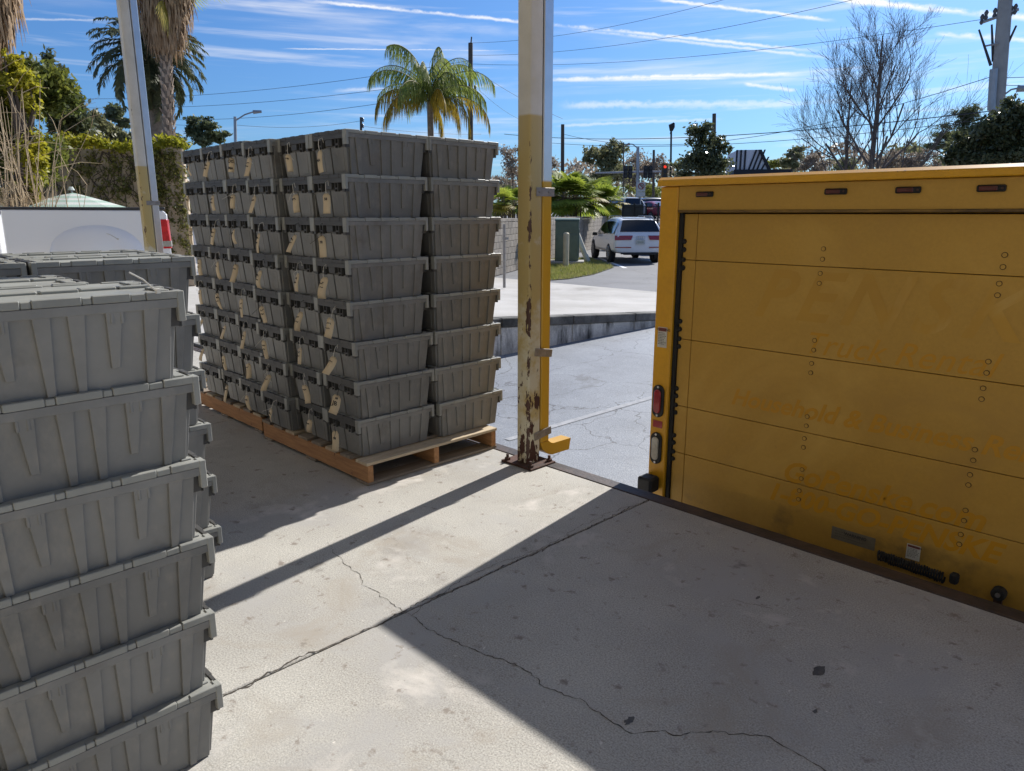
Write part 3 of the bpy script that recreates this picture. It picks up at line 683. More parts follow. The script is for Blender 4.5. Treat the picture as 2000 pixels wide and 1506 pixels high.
# latch hardware at the foot of the door
cp = []
for k in range(160):
    t = k / 159; a = t * 2 * math.pi * 26; cp.append((-1.07 + .29 * t, YR + .012 + .016 * math.cos(a), -.112 - .012 * t + .024 * math.sin(a) + random.uniform(-.003, .003)))
MB().tube(cp, .0045, 5).build('coiled_spring', darkm, tr)
MB().box(-.757, -.722, YR - .01, YR + .03, -.135, -.085).build('door_stop', darkm, tr, bevel=.008)
kn = MB(); kn.tube([(-.565, YR + .03, -.115), (-.565, YR - .012, -.115)], .030, 9); kn.build('latch_knob', darkm, tr, bevel=.004)
MB().tube([(-.565, YR - .012, -.115), (-.565, YR - .02, -.115)], .010, 10).build('latch_pin', chrome, tr)
MB().box(-.58, -.55, YR + .0, YR + .03, -.2, -.14).build('latch_plate', rustm, tr)
for cx in (XL + .04, XR - .04): MB().box(cx - .05, cx + .05, YR - .10, YR - .002, -.13, -.035).build('rubber_bumper', darkm, tr, bevel=.012)
MB().box(XL + .1, XR - .1, YR - .06, YR - .01, -.40, -.30).build('rear_bumper', rustm, tr, bevel=.008)
for yy in (YR + 1.3, YR + 5.6):
    for cx in (XL + .22, XR - .22):
        w_ = MB().tube([(cx - .12, yy, pit_z(yy) + .36), (cx + .12, yy, pit_z(yy) + .36)], .36, 24).build('wheel', darkm, tr, bevel=.03)
        MB().tube([(cx - .13, yy, pit_z(yy) + .36), (cx + .13, yy, pit_z(yy) + .36)], .19, 16).build('rim', sticker, w_)
MB().prism([(YR + 4.95, -.35), (YR + 6.9, -.35), (YR + 6.9, .35), (YR + 6.1, .55), (YR + 5.6, 1.2), (YR + 4.95, 1.25)], 0, XL + .25, XR - .25).build('cab', fresh, tr, bevel=.06, seg=2)
MB().prism([(YR + 6.12, .58), (YR + 5.66, 1.13), (YR + 5.66 + .02, 1.15), (YR + 6.16, .58)], 0, XL + .4, XR - .4).build('windscreen', mat('car_glass', (.012, .014, .016), rough=.05, coat=.5), tr)
MB().box(XL + .5, XR - .5, YR + .2, YR + 6.5, -.45, -.31).build('chassis', darkm, tr)
# ================================================================== cars
glass = MATS['car_glass']
def paint(n, c): return mat('car_paint_' + n, c, rough=.25, coat=.8, spec=.4)
white = paint('white', (.84, .85, .86)); tyre = mat('tyre_rubber', (.02, .02, .021), rough=.8); rimm = mat('alloy_rim', (.30, .30, .31), rough=.35, metal=.7)
SUVS = [(-1.05, .42, .80, .70, .90, .97, .90, 1.01, .84), (-.99, .36, .86, .70, .965, 1.07, .95, 1.11, .87), (-.80, .34, .90, .70, .985, 1.10, .97, 1.43, .77), (-.64, .33, .92, .70, .985, 1.10, .97, 1.68, .68), (.2, .33, .92, .70, .985, 1.09, .975, 1.735, .66), (1.2, .33, .92, .7, .985, 1.06, .975, 1.735, .66), (2.0, .33, .92, .7, .985, 1.05, .965, 1.65, .65), (2.78, .33, .92, .7, .98, 1.02, .94, 1.08, .80), (3.4, .34, .9, .68, .96, .96, .91, 1.01, .70), (3.85, .38, .84, .62, .91, .83, .85, .87, .64), (4.0, .44, .70, .58, .79, .72, .75, .75, .58)]
SEDS = [(-1.0, .40, .70, .62, .80, .86, .80, .90, .72), (-.92, .32, .80, .62, .88, .95, .86, .99, .74), (-.35, .28, .84, .6, .90, .97, .88, 1.03, .72), (.25, .26, .85, .6, .90, .95, .88, 1.38, .60), (.9, .26, .85, .6, .9, .93, .88, 1.44, .58), (1.5, .26, .85, .6, .9, .92, .87, 1.38, .57), (2.2, .26, .85, .6, .89, .90, .85, .97, .72), (3.0, .28, .82, .58, .87, .82, .82, .86, .64), (3.55, .34, .72, .52, .80, .68, .76, .71, .58), (3.65, .38, .6, .5, .7, .6, .66, .62, .5)]
def car(name, label, loc, rz, body, secs, wr, wb, group=None, detail=False, rear=(1, 3), front=(6, 7), cat='car', sidewin=(2.6, 6.6)):
    c = empty(name, loc, rz, label, cat, group)
    def ring(s):
        x, zb, wb_, zm, wm, zl, wl, zr, wr_ = s
        L_ = [(x, wb_, zb), (x, wm, (zb + zm) / 2), (x, wm, zm), (x, wl, zl), (x, wr_ + .02, zr - .03 if zr - zl > .08 else zr - .01), (x, wr_ - .08, zr), (x, 0, zr + .015)]
        return L_ + [(a, -b, z) for a, b, z in L_[-2::-1]]
    G = [ring(s) for s in secs]; m_ = MB().grid(G); n = len(G[0])
    m_.f.append(tuple(range(n))); e = (len(G) - 1) * n; m_.f.append(tuple(range(e, e + n))[::-1])
    for i in range(len(G) - 1): m_.f.append((i * n, (i + 1) * n, (i + 1) * n + n - 1, i * n + n - 1))
    bo = m_.build('body', body, c, smooth=False)
    bo.data.polygons.foreach_set('use_smooth', [True] * len(bo.data.polygons)); sb = bo.modifiers.new('s', 'SUBSURF'); sb.levels = sb.render_levels = 2 if detail else 1
    def lerp(u):
        i = min(int(u), len(secs) - 2); f = u - i; return [a + (b - a) * f for a, b in zip(secs[i], secs[i + 1])]
    for s in (1, -1):       # side glass
        rows = []
        for u in np.linspace(sidewin[0], sidewin[1], 9):
            q = lerp(u); x, zl, wl, zr, wr_ = q[0], q[5], q[6], q[7], q[8]
            rows.append([(x, s * (wl + (wr_ + .02 - wl) * v + .018), zl + (zr - .03 - zl) * v) for v in (.06, .45, .80)])
        MB().grid(rows).build('side_window', glass, c, smooth=True)
    for (i, j), nm in ((rear, 'rear_window'), (front, 'windscreen')):
        a, b = secs[i], secs[j]; rows = []
        for t in (.12, .5, .88):
            q = [u + (v - u) * t for u, v in zip(a, b)]; dx = -.012 if nm == 'rear_window' else .012
            rows.append([(q[0] + dx, (q[8] - .08) * k, q[7] + .018) for k in (-1, -.5, 0, .5, 1)])
        MB().grid(rows).build(nm, glass, c, smooth=True)
    for x in (0, wb):
        for s in (1, -1):
            yy = s * (secs[4][4] - .10)
            ar = MB().tube([(x, yy + s * .03, wr), (x, yy + s * .094, wr)], wr * 1.13, 22).build('wheel_arch', darkm, c)
            w_ = MB().tube([(x, yy - s * .12, wr), (x, yy + s * .11, wr)], wr, 24).build('wheel', tyre, c, bevel=.03)
            r_ = MB().tube([(x, yy + s * .10, wr), (x, yy + s * .114, wr)], wr * .68, 20)
            r_.build('rim', rimm if not detail else darkm, w_)
            if detail:
                sp = MB()
                for k in range(10):
                    a = k * 2 * math.pi / 10; sp.tube([(x, yy + s * .118, wr), (x + wr * .68 * math.cos(a), yy + s * .118, wr + wr * .68 * math.sin(a))], .016, 4)
                sp.tube([(x + wr * .68 * math.cos(t), yy + s * .116, wr + wr * .68 * math.sin(t)) for t in np.linspace(0, 2 * math.pi, 25)], .018, 5, False)
                sp.build('spokes', rimm, w_)
    return c
fwd = np.array([-.775, .632]); suv_o = np.array([-17.47, 23.86])
suv = car('parked_suv', 'white parked SUV with red tail lights by the block wall', (suv_o[0], suv_o[1], -.368), math.atan2(fwd[1], fwd[0]), white, SUVS, .375, 3.0, detail=True)
for s in (1, -1):
    MB().hexa([(-.95, s * .36, .90), (-.75, s * .90, .88), (-.75, s * .90, 1.06), (-.95, s * .30, 1.06)], [(-1.12, s * .36, .90), (-1.02, s * .98, .88), (-.99, s * .98, 1.06), (-1.10, s * .30, 1.06)]).build('tail_light', redl, suv, bevel=.01)
    MB().hexa([(-1.05, s * .35, .60), (-.98, s * .92, .60), (-.98, s * .92, .635), (-1.05, s * .35, .635)], [(-1.095, s * .35, .60), (-1.02, s * .95, .60), (-1.02, s * .95, .635), (-1.095, s * .35, .635)]).build('bumper_reflector', redl, suv)
    MB().frus(.06, .10, .09, .08, .98, 1.11, 2.32, s * 1.06).build('door_mirror', darkm, suv, bevel=.02)
    MB().tube([(-.5, s * .60, 1.735), (-.3, s * .60, 1.775), (1.6, s * .60, 1.775), (1.8, s * .60, 1.70)], .018, 6).build('roof_rail', rimm, suv)
    for xx in (.35, 1.4): MB().box(xx - .10, xx + .10, s * .965, s * .995, .88, .905).build('door_handle', white, suv, bevel=.006)
    MB().box(.35, 2.45, s * .955, s * .996, .42, .50).build('side_trim', rimm, suv)
    MB().box(-1.06, -.96, s * .60 - .12, s * .60 + .12, .36, .42).build('exhaust_trim', darkm, suv)
MB().box(-1.075, -.9, -.62, .62, .335, .43).build('lower_valance', darkm, suv, bevel=.02)
MB().box(-.72, -.5, -.60, .60, 1.675, 1.715).build('roof_spoiler', white, suv, bevel=.015)
pl = MB().box(-1.105, -1.075, -.17, .17, .73, .90).build('number_plate', sticker, suv); 
MB().box(-1.107, -1.104, -.12, .12, .775, .855).build('plate_print', mat('plate_green', (.25, .30, .22), (.5, .5, .45), scale=60, rough=.5), pl)
for k in range(4):
    MB().tube([(-1.085, -.115 + k * .077 + .055 * math.cos(t), .985 + .055 * math.sin(t)) for t in np.linspace(0, 2 * math.pi, 17)], .010, 5, False).build('badge_ring', chrome, suv)
MB().box(-.93, -.905, -.60, -.30, 1.17, 1.215).build('window_sticker', sticker, suv)
cars = [((1292, 470), 37, 'dark', (.03, .032, .035), 'dark parked car half hidden between the white SUV and truck', SEDS)]
dk = car('parked_car', cars[0][4], (*at(1300, 470, 36)[:2], -.37), math.atan2(.632, -.775), paint('charcoal', (.03, .032, .036)), SEDS, .33, 2.7)
# raised street and car park beyond the wall
c0 = at(1255, 417, 60); far = np.array(c0[:2]) / np.linalg.norm(c0[:2]); side = np.array([-far[1], far[0]])
def lot(d, s, z): p = far * d + side * s; return (p[0], p[1], z)
LZ = lambda d: -.37 + max(0, min(1, (d - 46) / 10)) * 1.35 + max(0, d - 56) * .012
struct(MB().grid([[lot(d, s, LZ(d)) for s in (-70, -10, 10, 90)] for d in (45, 50, 56, 90, 140)]).build('far_street', asph_far))
fc = [(1228, 58, (.45, .46, .48), 'silver'), (1243, 70, (.62, .63, .64), 'pale'), (1262, 62, (.05, .09, .20), 'blue'), (1280, 66, (.03, .03, .035), 'black'), (1290, 58, (.30, .03, .05), 'dark red'), (1212, 74, (.66, .67, .68), 'white')]
for i, (px, d, c, nm) in enumerate(fc):
    p = at(px, 410, d); dd = math.hypot(p[0], p[1])
    car('parked_car', '%s car parked in the far lot beyond the iron fence' % nm, (p[0], p[1], LZ(d) + .003), math.atan2(.3, -.9) + random.uniform(-.2, .2) + (1.57 if i % 2 else 0), paint(nm.replace(' ', '_'), c), SEDS if i % 3 else SUVS, .33, 2.7, 'cars in the far lot')
# white pickup
pk = empty('pickup_truck', (-12.25, 4.32, 0), math.atan2(-.964, -.264), 'white pickup truck parked behind the foreground totes', 'truck')
prof = [(0.0, .62), (0.02, 1.50), (.06, 1.545), (2.02, 1.555), (2.02, .62)]
for s in (1, -1):
    bs = MB().prism(prof, 1, s * 1.0 - .05, s * 1.0).build('bed_side', white, pk, bevel=.018, seg=2)
    MB().box(.03, 2.02, s * .975 - .06, s * .975 + .03, 1.556, 1.59).build('rail_cap', mat('black_rail_plastic', (.03, .03, .032), rough=.6), pk, bevel=.01)
    fl = []
    for k in range(19): t = math.pi * k / 18; fl.append((.95 + .62 * math.cos(t), s * .985, .72 + .64 * math.sin(t) ** .6))
    rows = []
    for k in range(15):
        t = math.pi * k / 14; rows.append([(.95 + .62 * q * math.cos(t), s * (.99 + .085 * (1 - q ** 6)), .72 + .64 * q * math.sin(t) ** .6) for q in (.0, .35, .6, .8, .9, .96, 1.0)])
    MB().grid(rows).build('fender_bulge', white, pk, smooth=True)
    tl = MB().hexa([(-.025, s * .86, 1.0), (.0, s * 1.012, 1.0), (.02, s * 1.012, 1.42), (-.015, s * .86, 1.42)], [(.0, s * .86, 1.0), (.15, s * 1.012, 1.0), (.12, s * 1.012, 1.42), (.03, s * .86, 1.42)]).build('tail_light', mat('bright_red_lens', (.70, .03, .03), (.5, .02, .02), scale=12, rough=.2, coat=.6), pk, bevel=.01)
    MB().hexa([(-.028, s * .87, 1.03), (-.004, s * 1.016, 1.03), (0, s * 1.016, 1.11), (-.026, s * .87, 1.11)], [(.0, s * .87, 1.03), (.13, s * 1.016, 1.03), (.13, s * 1.016, 1.11), (.0, s * .87, 1.11)]).build('reverse_lens', clearl, tl)
    for x in (.95, 4.55):
        w_ = MB().tube([(x, s * .72, .40), (x, s * .98, .40)], .40, 24).build('wheel', tyre, pk, bevel=.03); MB().tube([(x, s * .97, .40), (x, s * .985, .40)], .25, 18).build('rim', rimm, w_)
MB().box(.0, .06, -.86, .86, .66, 1.50).build('tailgate', white, pk, bevel=.015)
MB().box(.06, 2.02, -.95, .95, .62, .72).build('bed_floor', darkm, pk)
MB().box(-.18, .02, -.95, .95, .50, .68).build('rear_bumper', chrome, pk, bevel=.03)
cabp = [(2.06, .55), (2.06, 1.45), (2.14, 1.95), (2.40, 2.02), (4.0, 2.0), (4.7, 1.45), (5.9, 1.32), (6.0, 1.1), (6.0, .55)]
MB().prism(cabp, 1, -.97, .97).build('cab', white, pk, bevel=.07, seg=3, smooth=True)
MB().box(2.045, 2.12, -.7, .7, 1.50, 1.86).build('rear_window', glass, pk)
for s in (1, -1): MB().prism([(2.35, 1.5), (2.42, 1.92), (3.9, 1.90), (4.4, 1.5)], 1, s * .965, s * .976).build('side_window', glass, pk)
# ================================================================== boundary wall of concrete blocks
WA = np.array([-16.5, 15.6]); wend = WA + np.array([-.503, .864]) * 32; wdir = (wend - WA) / np.linalg.norm(wend - WA); wl = float(np.linalg.norm(wend - WA)); wn = np.array([wdir[1], -wdir[0]])
if wn @ WA > 0: wn = -wn
bm_ = mat('block_wall_concrete', (.31, .275, .235), (.20, .175, .15), scale=1.2, rough=.95, bump=.4, bscale=40, fine=.2, fscale=30, coords='World', rand=.12)
layer(bm_, (.10, .09, .085), .56, .74, 1.4, stretch=(1, 1, .5), detail=9)
WA = WA - wdir * 3.0; wl += 3.0
bwall = empty('block_wall', (*WA, -.37), math.atan2(wdir[1], wdir[0]), 'stained concrete block wall behind the parked white SUV', 'wall')
MB().box(0, wl, .02, .18, 0, 1.60).build('wall_core', mat('mortar', (.28, .26, .23), rough=1.), bwall)
MB().box(-.02, wl, -.02, .22, 1.62, 1.72).build('coping', bm_, bwall, bevel=.01)
bl = MB().box(.006, .394, -.0, .035, .006, .194).mesh('block', .006); bl.materials.append(bm_)
sgn = 1 if wn @ np.array([-wdir[1], wdir[0]]) > 0 else -1
cnt = 0
for i in range(34):
    for j in range(8):
        if cnt >= 290: break
        o = link(bpy.data.objects.new('block', bl), bwall); cnt += 1
        if sgn < 0: o.location = (i * .4 + (.2 if j % 2 else 0), -.016, .01 + j * .2)
        else: o.location = (i * .4 + (.2 if j % 2 else 0) + .4, .216, .01 + j * .2); o.rotation_euler = (0, 0, math.pi)
rest = MB(); r0 = 34 * .4
x = r0
while x < wl - .4:
    for j in range(8):
        xo = x + (.2 if j % 2 else 0); rest.box(xo + .006, xo + .394, (-.016 if sgn < 0 else .185), (.02 if sgn < 0 else .216), .016 + j * .2, .204 + j * .2)
    x += .4
ro = rest.build('block_courses', bm_, bwall); ro['kind'] = 'stuff'
# ================================================================== utility box, bollards, small posts
gm = mat('utility_green', (.105, .15, .115), (.085, .125, .095), scale=4, rough=.5)
p = at(1107, 505, 28.0); tb = empty('transformer_box', (p[0], p[1], -.36), math.radians(40), 'green electrical transformer cabinet in front of the block wall', 'utility box')
MB().box(-.65, .65, -.55, .55, 0.0, .13).build('concrete_pad', conc_out, tb, bevel=.01)
MB().box(-.44, .44, -.38, .38, .13, 1.60).build('cabinet', gm, tb, bevel=.02)
MB().prism([(-.40, 1.602), (.40, 1.602), (.36, 1.70), (-.36, 1.66)], 0, -.46, .46).build('cabinet_lid', gm, tb, bevel=.01)
for s in (-1, 1): MB().box(s * .215 - .19, s * .215 + .19, -.40, -.381, .22, 1.1).build('cabinet_door', gm, tb, bevel=.006)
MB().box(-.03, .03, -.425, -.402, .6, .72).build('latch', steelm, tb)
MB().box(.441, .46, -.3, .3, .25, 1.3).build('side_panel', gm, tb, bevel=.006)
cream = mat('bollard_cream', (.62, .55, .40), (.50, .44, .31), scale=5, rough=.7)
p = atz(1105, 521, -.36); o = empty('bollard', (p[0], p[1], -.365), 0, 'upright cream bollard standing in the grass beside the green cabinet', 'bollard', 'cream bollards by the cabinet')
MB().tube([(0, 0, 0), (0, 0, 1.17), (0, 0, 1.21)], [.105, .105, .06], 16).build('pipe', cream, o, smooth=True); MB().tube([(0, 0, .0), (0, 0, .03)], .15, 16).build('footing', conc_out, o)
p = atz(1149, 513, -.36); o = empty('bollard', (p[0], p[1], -.365), 0, 'pale bollard leaning steeply to the left next to the white SUV', 'bollard', 'cream bollards by the cabinet')
l_ = at(1134, 460, 27.6); d_ = np.array([l_[0] - p[0], l_[1] - p[1], 0]); MB().tube([(0, 0, 0), (-.36, -.28, 1.10), (-.37, -.29, 1.13)], [.105, .105, .06], 16).build('pipe', mat('bollard_pale', (.66, .64, .56), (.5, .48, .4), scale=5, rough=.7), o, smooth=True); MB().tube([(0, 0, .0), (0, 0, .03)], .15, 16).build('footing', conc_out, o)
p = atz(985, 562, -.30); o = empty('gate_post', (p[0], p[1], -.3), 0, 'thin grey metal gate post just right of the totes', 'post')
MB().tube([(0, 0, 0), (0, 0, 1.55)], .035, 10).build('pipe', steelm, o); MB().box(-.03, .12, -.03, .03, 1.18, 1.24).build('hinge', steelm, o)
# grass verge
gmat = mat('verge_grass', (.22, .27, .05), (.42, .38, .15), scale=3, rough=.9, coords='World', trans=.3)
vb = mat('verge_soil', (.17, .15, .09), (.10, .12, .05), scale=2, rough=1., coords='World')
verge = [atz(x, y, -.36)[:2] for x, y in ((1060, 548), (1110, 545), (1160, 536), (1200, 522), (1172, 512), (1150, 505), (1085, 503), (1040, 515), (1030, 535))]
vm = MB(); vm.add([(q[0], q[1], -.352) for q in verge], [tuple(range(len(verge)))]); struct(vm.build('verge', vb))
vv = np.array(verge); cx, cy = vv.mean(0); pts = []
tri = len(verge); bl_ = []
for k in range(9000):
    i = random.randrange(tri); a, b = vv[i], vv[(i + 1) % tri]; u, v = sorted((random.random(), random.random())); q = np.array([cx, cy]) * u + a * (v - u) + b * (1 - v)
    h = random.uniform(.04, .13); an = random.uniform(0, 6.28); w = .012; dx, dy = math.cos(an) * w, math.sin(an) * w; lx, ly = random.gauss(0, .03), random.gauss(0, .03)
    bl_ += [(q[0] - dx, q[1] - dy, -.352), (q[0] + dx, q[1] + dy, -.352), (q[0] + lx, q[1] + ly, -.352 + h)]
tag(soup('grass', bl_, 3, gmat), 'short yellow-green grass on the verge around the cabinet', 'grass', kind='stuff')
pa, pb = atz(1160, 500, -.372)[:2], atz(1222, 524, -.372)[:2]
park = empty('parking_lines'); park['kind'] = 'structure'
road_line(pa, pb, .15, lambda y: -.372, .006, park, mat('fresh_white_paint', (.75, .76, .77), rough=.7))
q2 = np.array(pb) + np.array([2.5, 3.6]); road_line(np.array(pa) + np.array([2.5, 3.6]), q2, .12, lambda y: -.372, .006, park)
# ================================================================== vegetation
def leafmat(n, a, b, tr=.35, rough=.55, scale=2.2): return mat('leaf_' + n, a, b, scale=scale, rough=rough, trans=tr, coords='World', fine=.35, fscale=9, lo=.3, hi=.7)
Ldark = leafmat('dark', (.04, .06, .02), (.11, .14, .045)); Lmag = leafmat('magnolia', (.05, .068, .028), (.17, .18, .085), tr=.4, rough=.28)
Lyel = leafmat('yellow_green', (.24, .26, .02), (.48, .42, .035), tr=.5); Lmid = leafmat('mid', (.08, .11, .025), (.25, .26, .045), tr=.5)
Lolive = leafmat('olive', (.16, .165, .07), (.28, .27, .13)); Lbrown = leafmat('brown', (.26, .20, .15), (.36, .30, .22)); Lpine = leafmat('pine', (.08, .10, .045), (.17, .19, .085))
bark = mat('tree_bark', (.13, .10, .075), (.07, .055, .045), scale=6, rough=.95, bump=.6, bscale=25, stretch=(1, 1, .3)); greybark = mat('grey_bark', (.17, .14, .12), (.10, .085, .075), scale=6, rough=.95)
def mpx(px, D):  # metres per pixel at horizontal distance D
    d = ray(px, 417); c = math.cos(math.atan2(px - 1000, FPX)); return D * c / FPX
def leaves(clumps, n, size, flat=.0, asp=.5, shell=.25):
    """clumps: (centre xyz, radius xyz); quads of leaf size spread through them"""
    vol = np.array([c[1][0] * c[1][1] * c[1][2] for c in clumps]) ** .7; pr = vol / vol.sum()
    idx = rng.choice(len(clumps), n, p=pr); C = np.array([c[0] for c in clumps])[idx]; R = np.array([c[1] for c in clumps])[idx]
    d = rng.normal(size=(n, 3)); d /= np.linalg.norm(d, axis=1)[:, None]
    r = shell + (1 - shell) * rng.random(n) ; r *= np.where(rng.random(n) < .25, rng.random(n), 1)
    P = C + d * R * r[:, None] * (1 + .18 * rng.normal(size=(n, 1)))
    a = rng.normal(size=(n, 3)); a[:, 2] *= (1 - flat); a /= np.linalg.norm(a, axis=1)[:, None]
    b = rng.normal(size=(n, 3)); b -= a * (a * b).sum(1)[:, None]; b /= np.linalg.norm(b, axis=1)[:, None]
    s = size * (0.6 + .8 * rng.random((n, 1))); a = a * s; b = b * s * asp
    return np.stack([P - a, P + b, P + a, P - b], 1).reshape(-1, 3)
def tree_px(name, label, D, base, clumps, n, leaf, m, cat='tree', group=None, trunk=.15, zg=None, sub=5, depth=.8, bm=bark, asp=.5, spread=.82):
    """clumps: (px, py, rx_px, ry_px) at distance D; each broken into smaller clumps; base: px of the trunk"""
    zg = -.37 if zg is None else zg; b = at(base[0], 417, D); t = empty(name, (b[0], b[1], zg), 0, label, cat, group); B0 = np.array([b[0], b[1], zg])
    cl = []
    for (px, py, rx, ry) in clumps:
        c = at(px, py, D); s = mpx(px, D); rx, ry = rx * s, ry * s; k = max(1, int(sub))
        for _ in range(k * 2):
            o = rng.normal(size=3); o /= np.linalg.norm(o); o *= rng.random() ** .4 * spread
            cc = c - B0 + o * np.array([rx, rx * depth, ry]); q = rng.uniform(.24, .50); cl.append((cc, (rx * q, rx * q, ry * q)))
    soup('crown', leaves(cl, int(n * 1.15), leaf * .72, asp=asp), 4, m, t)
    tk = MB(); top = np.mean([c[0] for c in cl], 0); hz = max(c[0][2] for c in cl)
    tk.tube([(0, 0, -.05), (top[0] * .2, top[1] * .2, hz * .25), (top[0] * .6, top[1] * .6, hz * .55), tuple(top)], [trunk, trunk * .8, trunk * .6, trunk * .25], 8)
    tk.build('trunk', bm, t, smooth=True)
    if D > 50: return t
    lb = MB()
    for c in cl[::max(1, len(cl) // 10)]:
        st = np.array([top[0] * .8, top[1] * .8, min(top[2] * .8, c[0][2] * .85)]); md = (st + c[0]) / 2 + rng.normal(size=3) * .1 * trunk * 5
        lb.tube([st, md, c[0]], [trunk * .45, trunk * .25, trunk * .08], 5)
    lb.build('limbs', bm, t); return t
def bare(name, label, base, D, hpx_top, trunk, levels, spread, lean=(0, 0), zg=-.37, n0=5, bm=greybark, width=1.0, cat='tree', px_base_y=330, ratio=.72, twig=.010):
    b = at(base, 417, D); top = at(base, hpx_top, D); H = (top[2] - zg) * .94; t = empty(name, (b[0], b[1], zg), 0, label, cat)
    tk, br = MB(), MB(); r_ = random.Random(int(base))
    def grow(p, d, L, r, lev):
        k = 4 if lev > 1 else 3; pts = [p]; rad = [r]; q = p.copy(); dd = d.copy()
        for i in range(k):
            dd = dd + np.array([r_.gauss(0, .09), r_.gauss(0, .09), r_.gauss(.05, .05)]); dd /= np.linalg.norm(dd); q = q + dd * L / k; pts.append(q.copy()); rad.append(max(twig * .6, r * (1 - .42 * (i + 1) / k)))
        br.tube(pts, rad, 5 if lev > 2 else 3, False)
        if lev <= 0: return
        nb = 3 if lev > 2 else 4
        for i in range(nb):
            f = .30 + .7 * (i + r_.random() * .6) / nb; j = min(k, max(1, int(round(f * k)))); o = pts[j]
            a = r_.uniform(0, 6.28); perp = np.cross(dd, [math.cos(a), math.sin(a), .3]); perp /= np.linalg.norm(perp) + 1e-6
            nd = dd * .85 + perp * spread * r_.uniform(.6, 1.1) + np.array([0, 0, .12]); nd /= np.linalg.norm(nd)
            grow(o, nd, L * ratio * r_.uniform(.75, 1.1), rad[j] * .62, lev - 1)
    pts = []; rad = []; q = np.array([0, 0, -.1]); d = np.array([lean[0], lean[1], 1.0]); d /= np.linalg.norm(d); K = 12
    for i in range(K + 1):
        f = i / K; pts.append(q.copy()); rad.append(trunk * (1 - .9 * f) + twig); d = d + np.array([r_.gauss(0, .025), r_.gauss(0, .025), .02]); d /= np.linalg.norm(d); q = q + d * H / K
    tk.tube(pts, rad, 8); tk.build('trunk', bm, t, smooth=True)
    for i in range(n0):
        f = .22 + .74 * i / n0; j = int(f * K); a = i * 2.4 + r_.random(); up = .75 + .9 * f
        nd = np.array([math.cos(a) * width, math.sin(a) * width, up]); nd /= np.linalg.norm(nd)
        grow(np.array(pts[j]), nd, H * (.34 * (1 - f) + .12), rad[j] * .46, levels)
    br.build('branches', bm, t); return t
# ---- left: stucco garden wall with creeping fig
ws = mat('beige_stucco', (.50, .40, .29), (.42, .33, .24), scale=1.5, rough=.95, bump=.3, bscale=40, coords='World', fine=.1, fscale=20)
a3, b3 = at(60, 400, 17.5)[:2], at(352, 400, 17.0)[:2]; a3 = a3 + (a3 - b3) * .6; dv = b3 - a3; Lw = float(np.linalg.norm(dv)); dv /= Lw; nv = np.array([dv[1], -dv[0]]); nv = nv if nv @ b3 < 0 else -nv
def wp(u, o, z): q = a3 + dv * u + nv * o; return (q[0], q[1], z)
gw = empty('garden_wall', (0, 0, 0), 0, 'beige stucco garden wall overgrown with creeping fig', 'wall')
MB().hexa([wp(0, -.2, 0), wp(Lw, -.2, 0), wp(Lw, 0, 0), wp(0, 0, 0)], [wp(0, -.2, 2.75), wp(Lw, -.2, 2.75), wp(Lw, 0, 2.75), wp(0, 0, 2.75)]).build('wall_face', ws, gw)
MB().hexa([wp(Lw - .25, -.35, 0), wp(Lw + .15, -.35, 0), wp(Lw + .15, .06, 0), wp(Lw - .25, .06, 0)], [wp(Lw - .25, -.35, 2.8), wp(Lw + .15, -.35, 2.8), wp(Lw + .15, .06, 2.8), wp(Lw - .25, .06, 2.8)]).build('end_pier', ws, gw, bevel=.02)
fig = empty('creeping_fig', (0, 0, 0), 0, 'creeping fig with bright yellow-green top covering the beige wall', 'vine')
cl = [((*wp(u, -.08 + .1 * random.random(), 2.80)[:2], 2.78 + random.uniform(-.06, .14)), (.28, .28, .16)) for u in np.arange(0, Lw + .15, .22)]
soup('top_growth', leaves(cl, 5200, .045), 4, Lyel, fig)
cl = []; vines = MB()
for k in range(60):
    u = random.random() ** .7 * Lw; z = 2.7; o = .03
    pts = [wp(u, o, z)]
    for i in range(random.randint(5, 14)):
        u += random.gauss(0, .10); z -= random.uniform(.06, .24); u = min(u, Lw + .1); pts.append(wp(u, .03 + .03 * random.random(), z)); 
        if random.random() < .8: cl.append((np.array(wp(u, .07, z)), (.13, .13, .10)))
    vines.tube(pts, .008, 4, False)
for k in range(120): cl.append((np.array(wp(Lw - .55 * random.random() + .1, .09, 2.7 - random.random() ** 1.3 * 2.3)), (.15, .14, .16)))
for k in range(70): cl.append((np.array(wp(random.random() * Lw, .06, 2.65 - random.random() ** 2 * 1.1)), (.20, .12, .14)))
soup('trailing_leaves', leaves(cl, 7200, .036), 4, leafmat('fig', (.10, .11, .03), (.24, .22, .05)), fig)
vines.build('vine_stems', bark, fig)
# ---- left: trees and dry stalks
tree_px('evergreen_tree', 'tall dense evergreen with yellow-green leaves at the left edge', 16.2, (40,), [(30, 200, 95, 95), (60, 160, 70, 55), (110, 175, 45, 60), (40, 290, 90, 70), (-40, 230, 80, 110)], 15000, .075, Lmid, zg=0, sub=9)
tree_px('evergreen_tree', 'dark magnolia-leaved tree behind the tall evergreen at left', 18.2, (140,), [(150, 260, 55, 65), (120, 210, 45, 70), (185, 275, 28, 28), (100, 150, 30, 45)], 9000, .08, Lmag, zg=0, sub=8)
tree_px('sunlit_bush', 'sunlit yellow-green bush on the face of the left evergreen', 15.3, (45,), [(45, 175, 45, 45), (20, 130, 30, 30), (60, 330, 40, 70)], 3600, .065, Lyel, zg=0, sub=6, cat='bush')
st = empty('dry_stalks', (*at(40, 417, 14.6)[:2], 0), 0, 'tangle of dry leafless tan stalks behind the pickup', 'shrub'); sm_ = MB(); B0 = np.array([*at(40, 417, 14.6)[:2], 0])
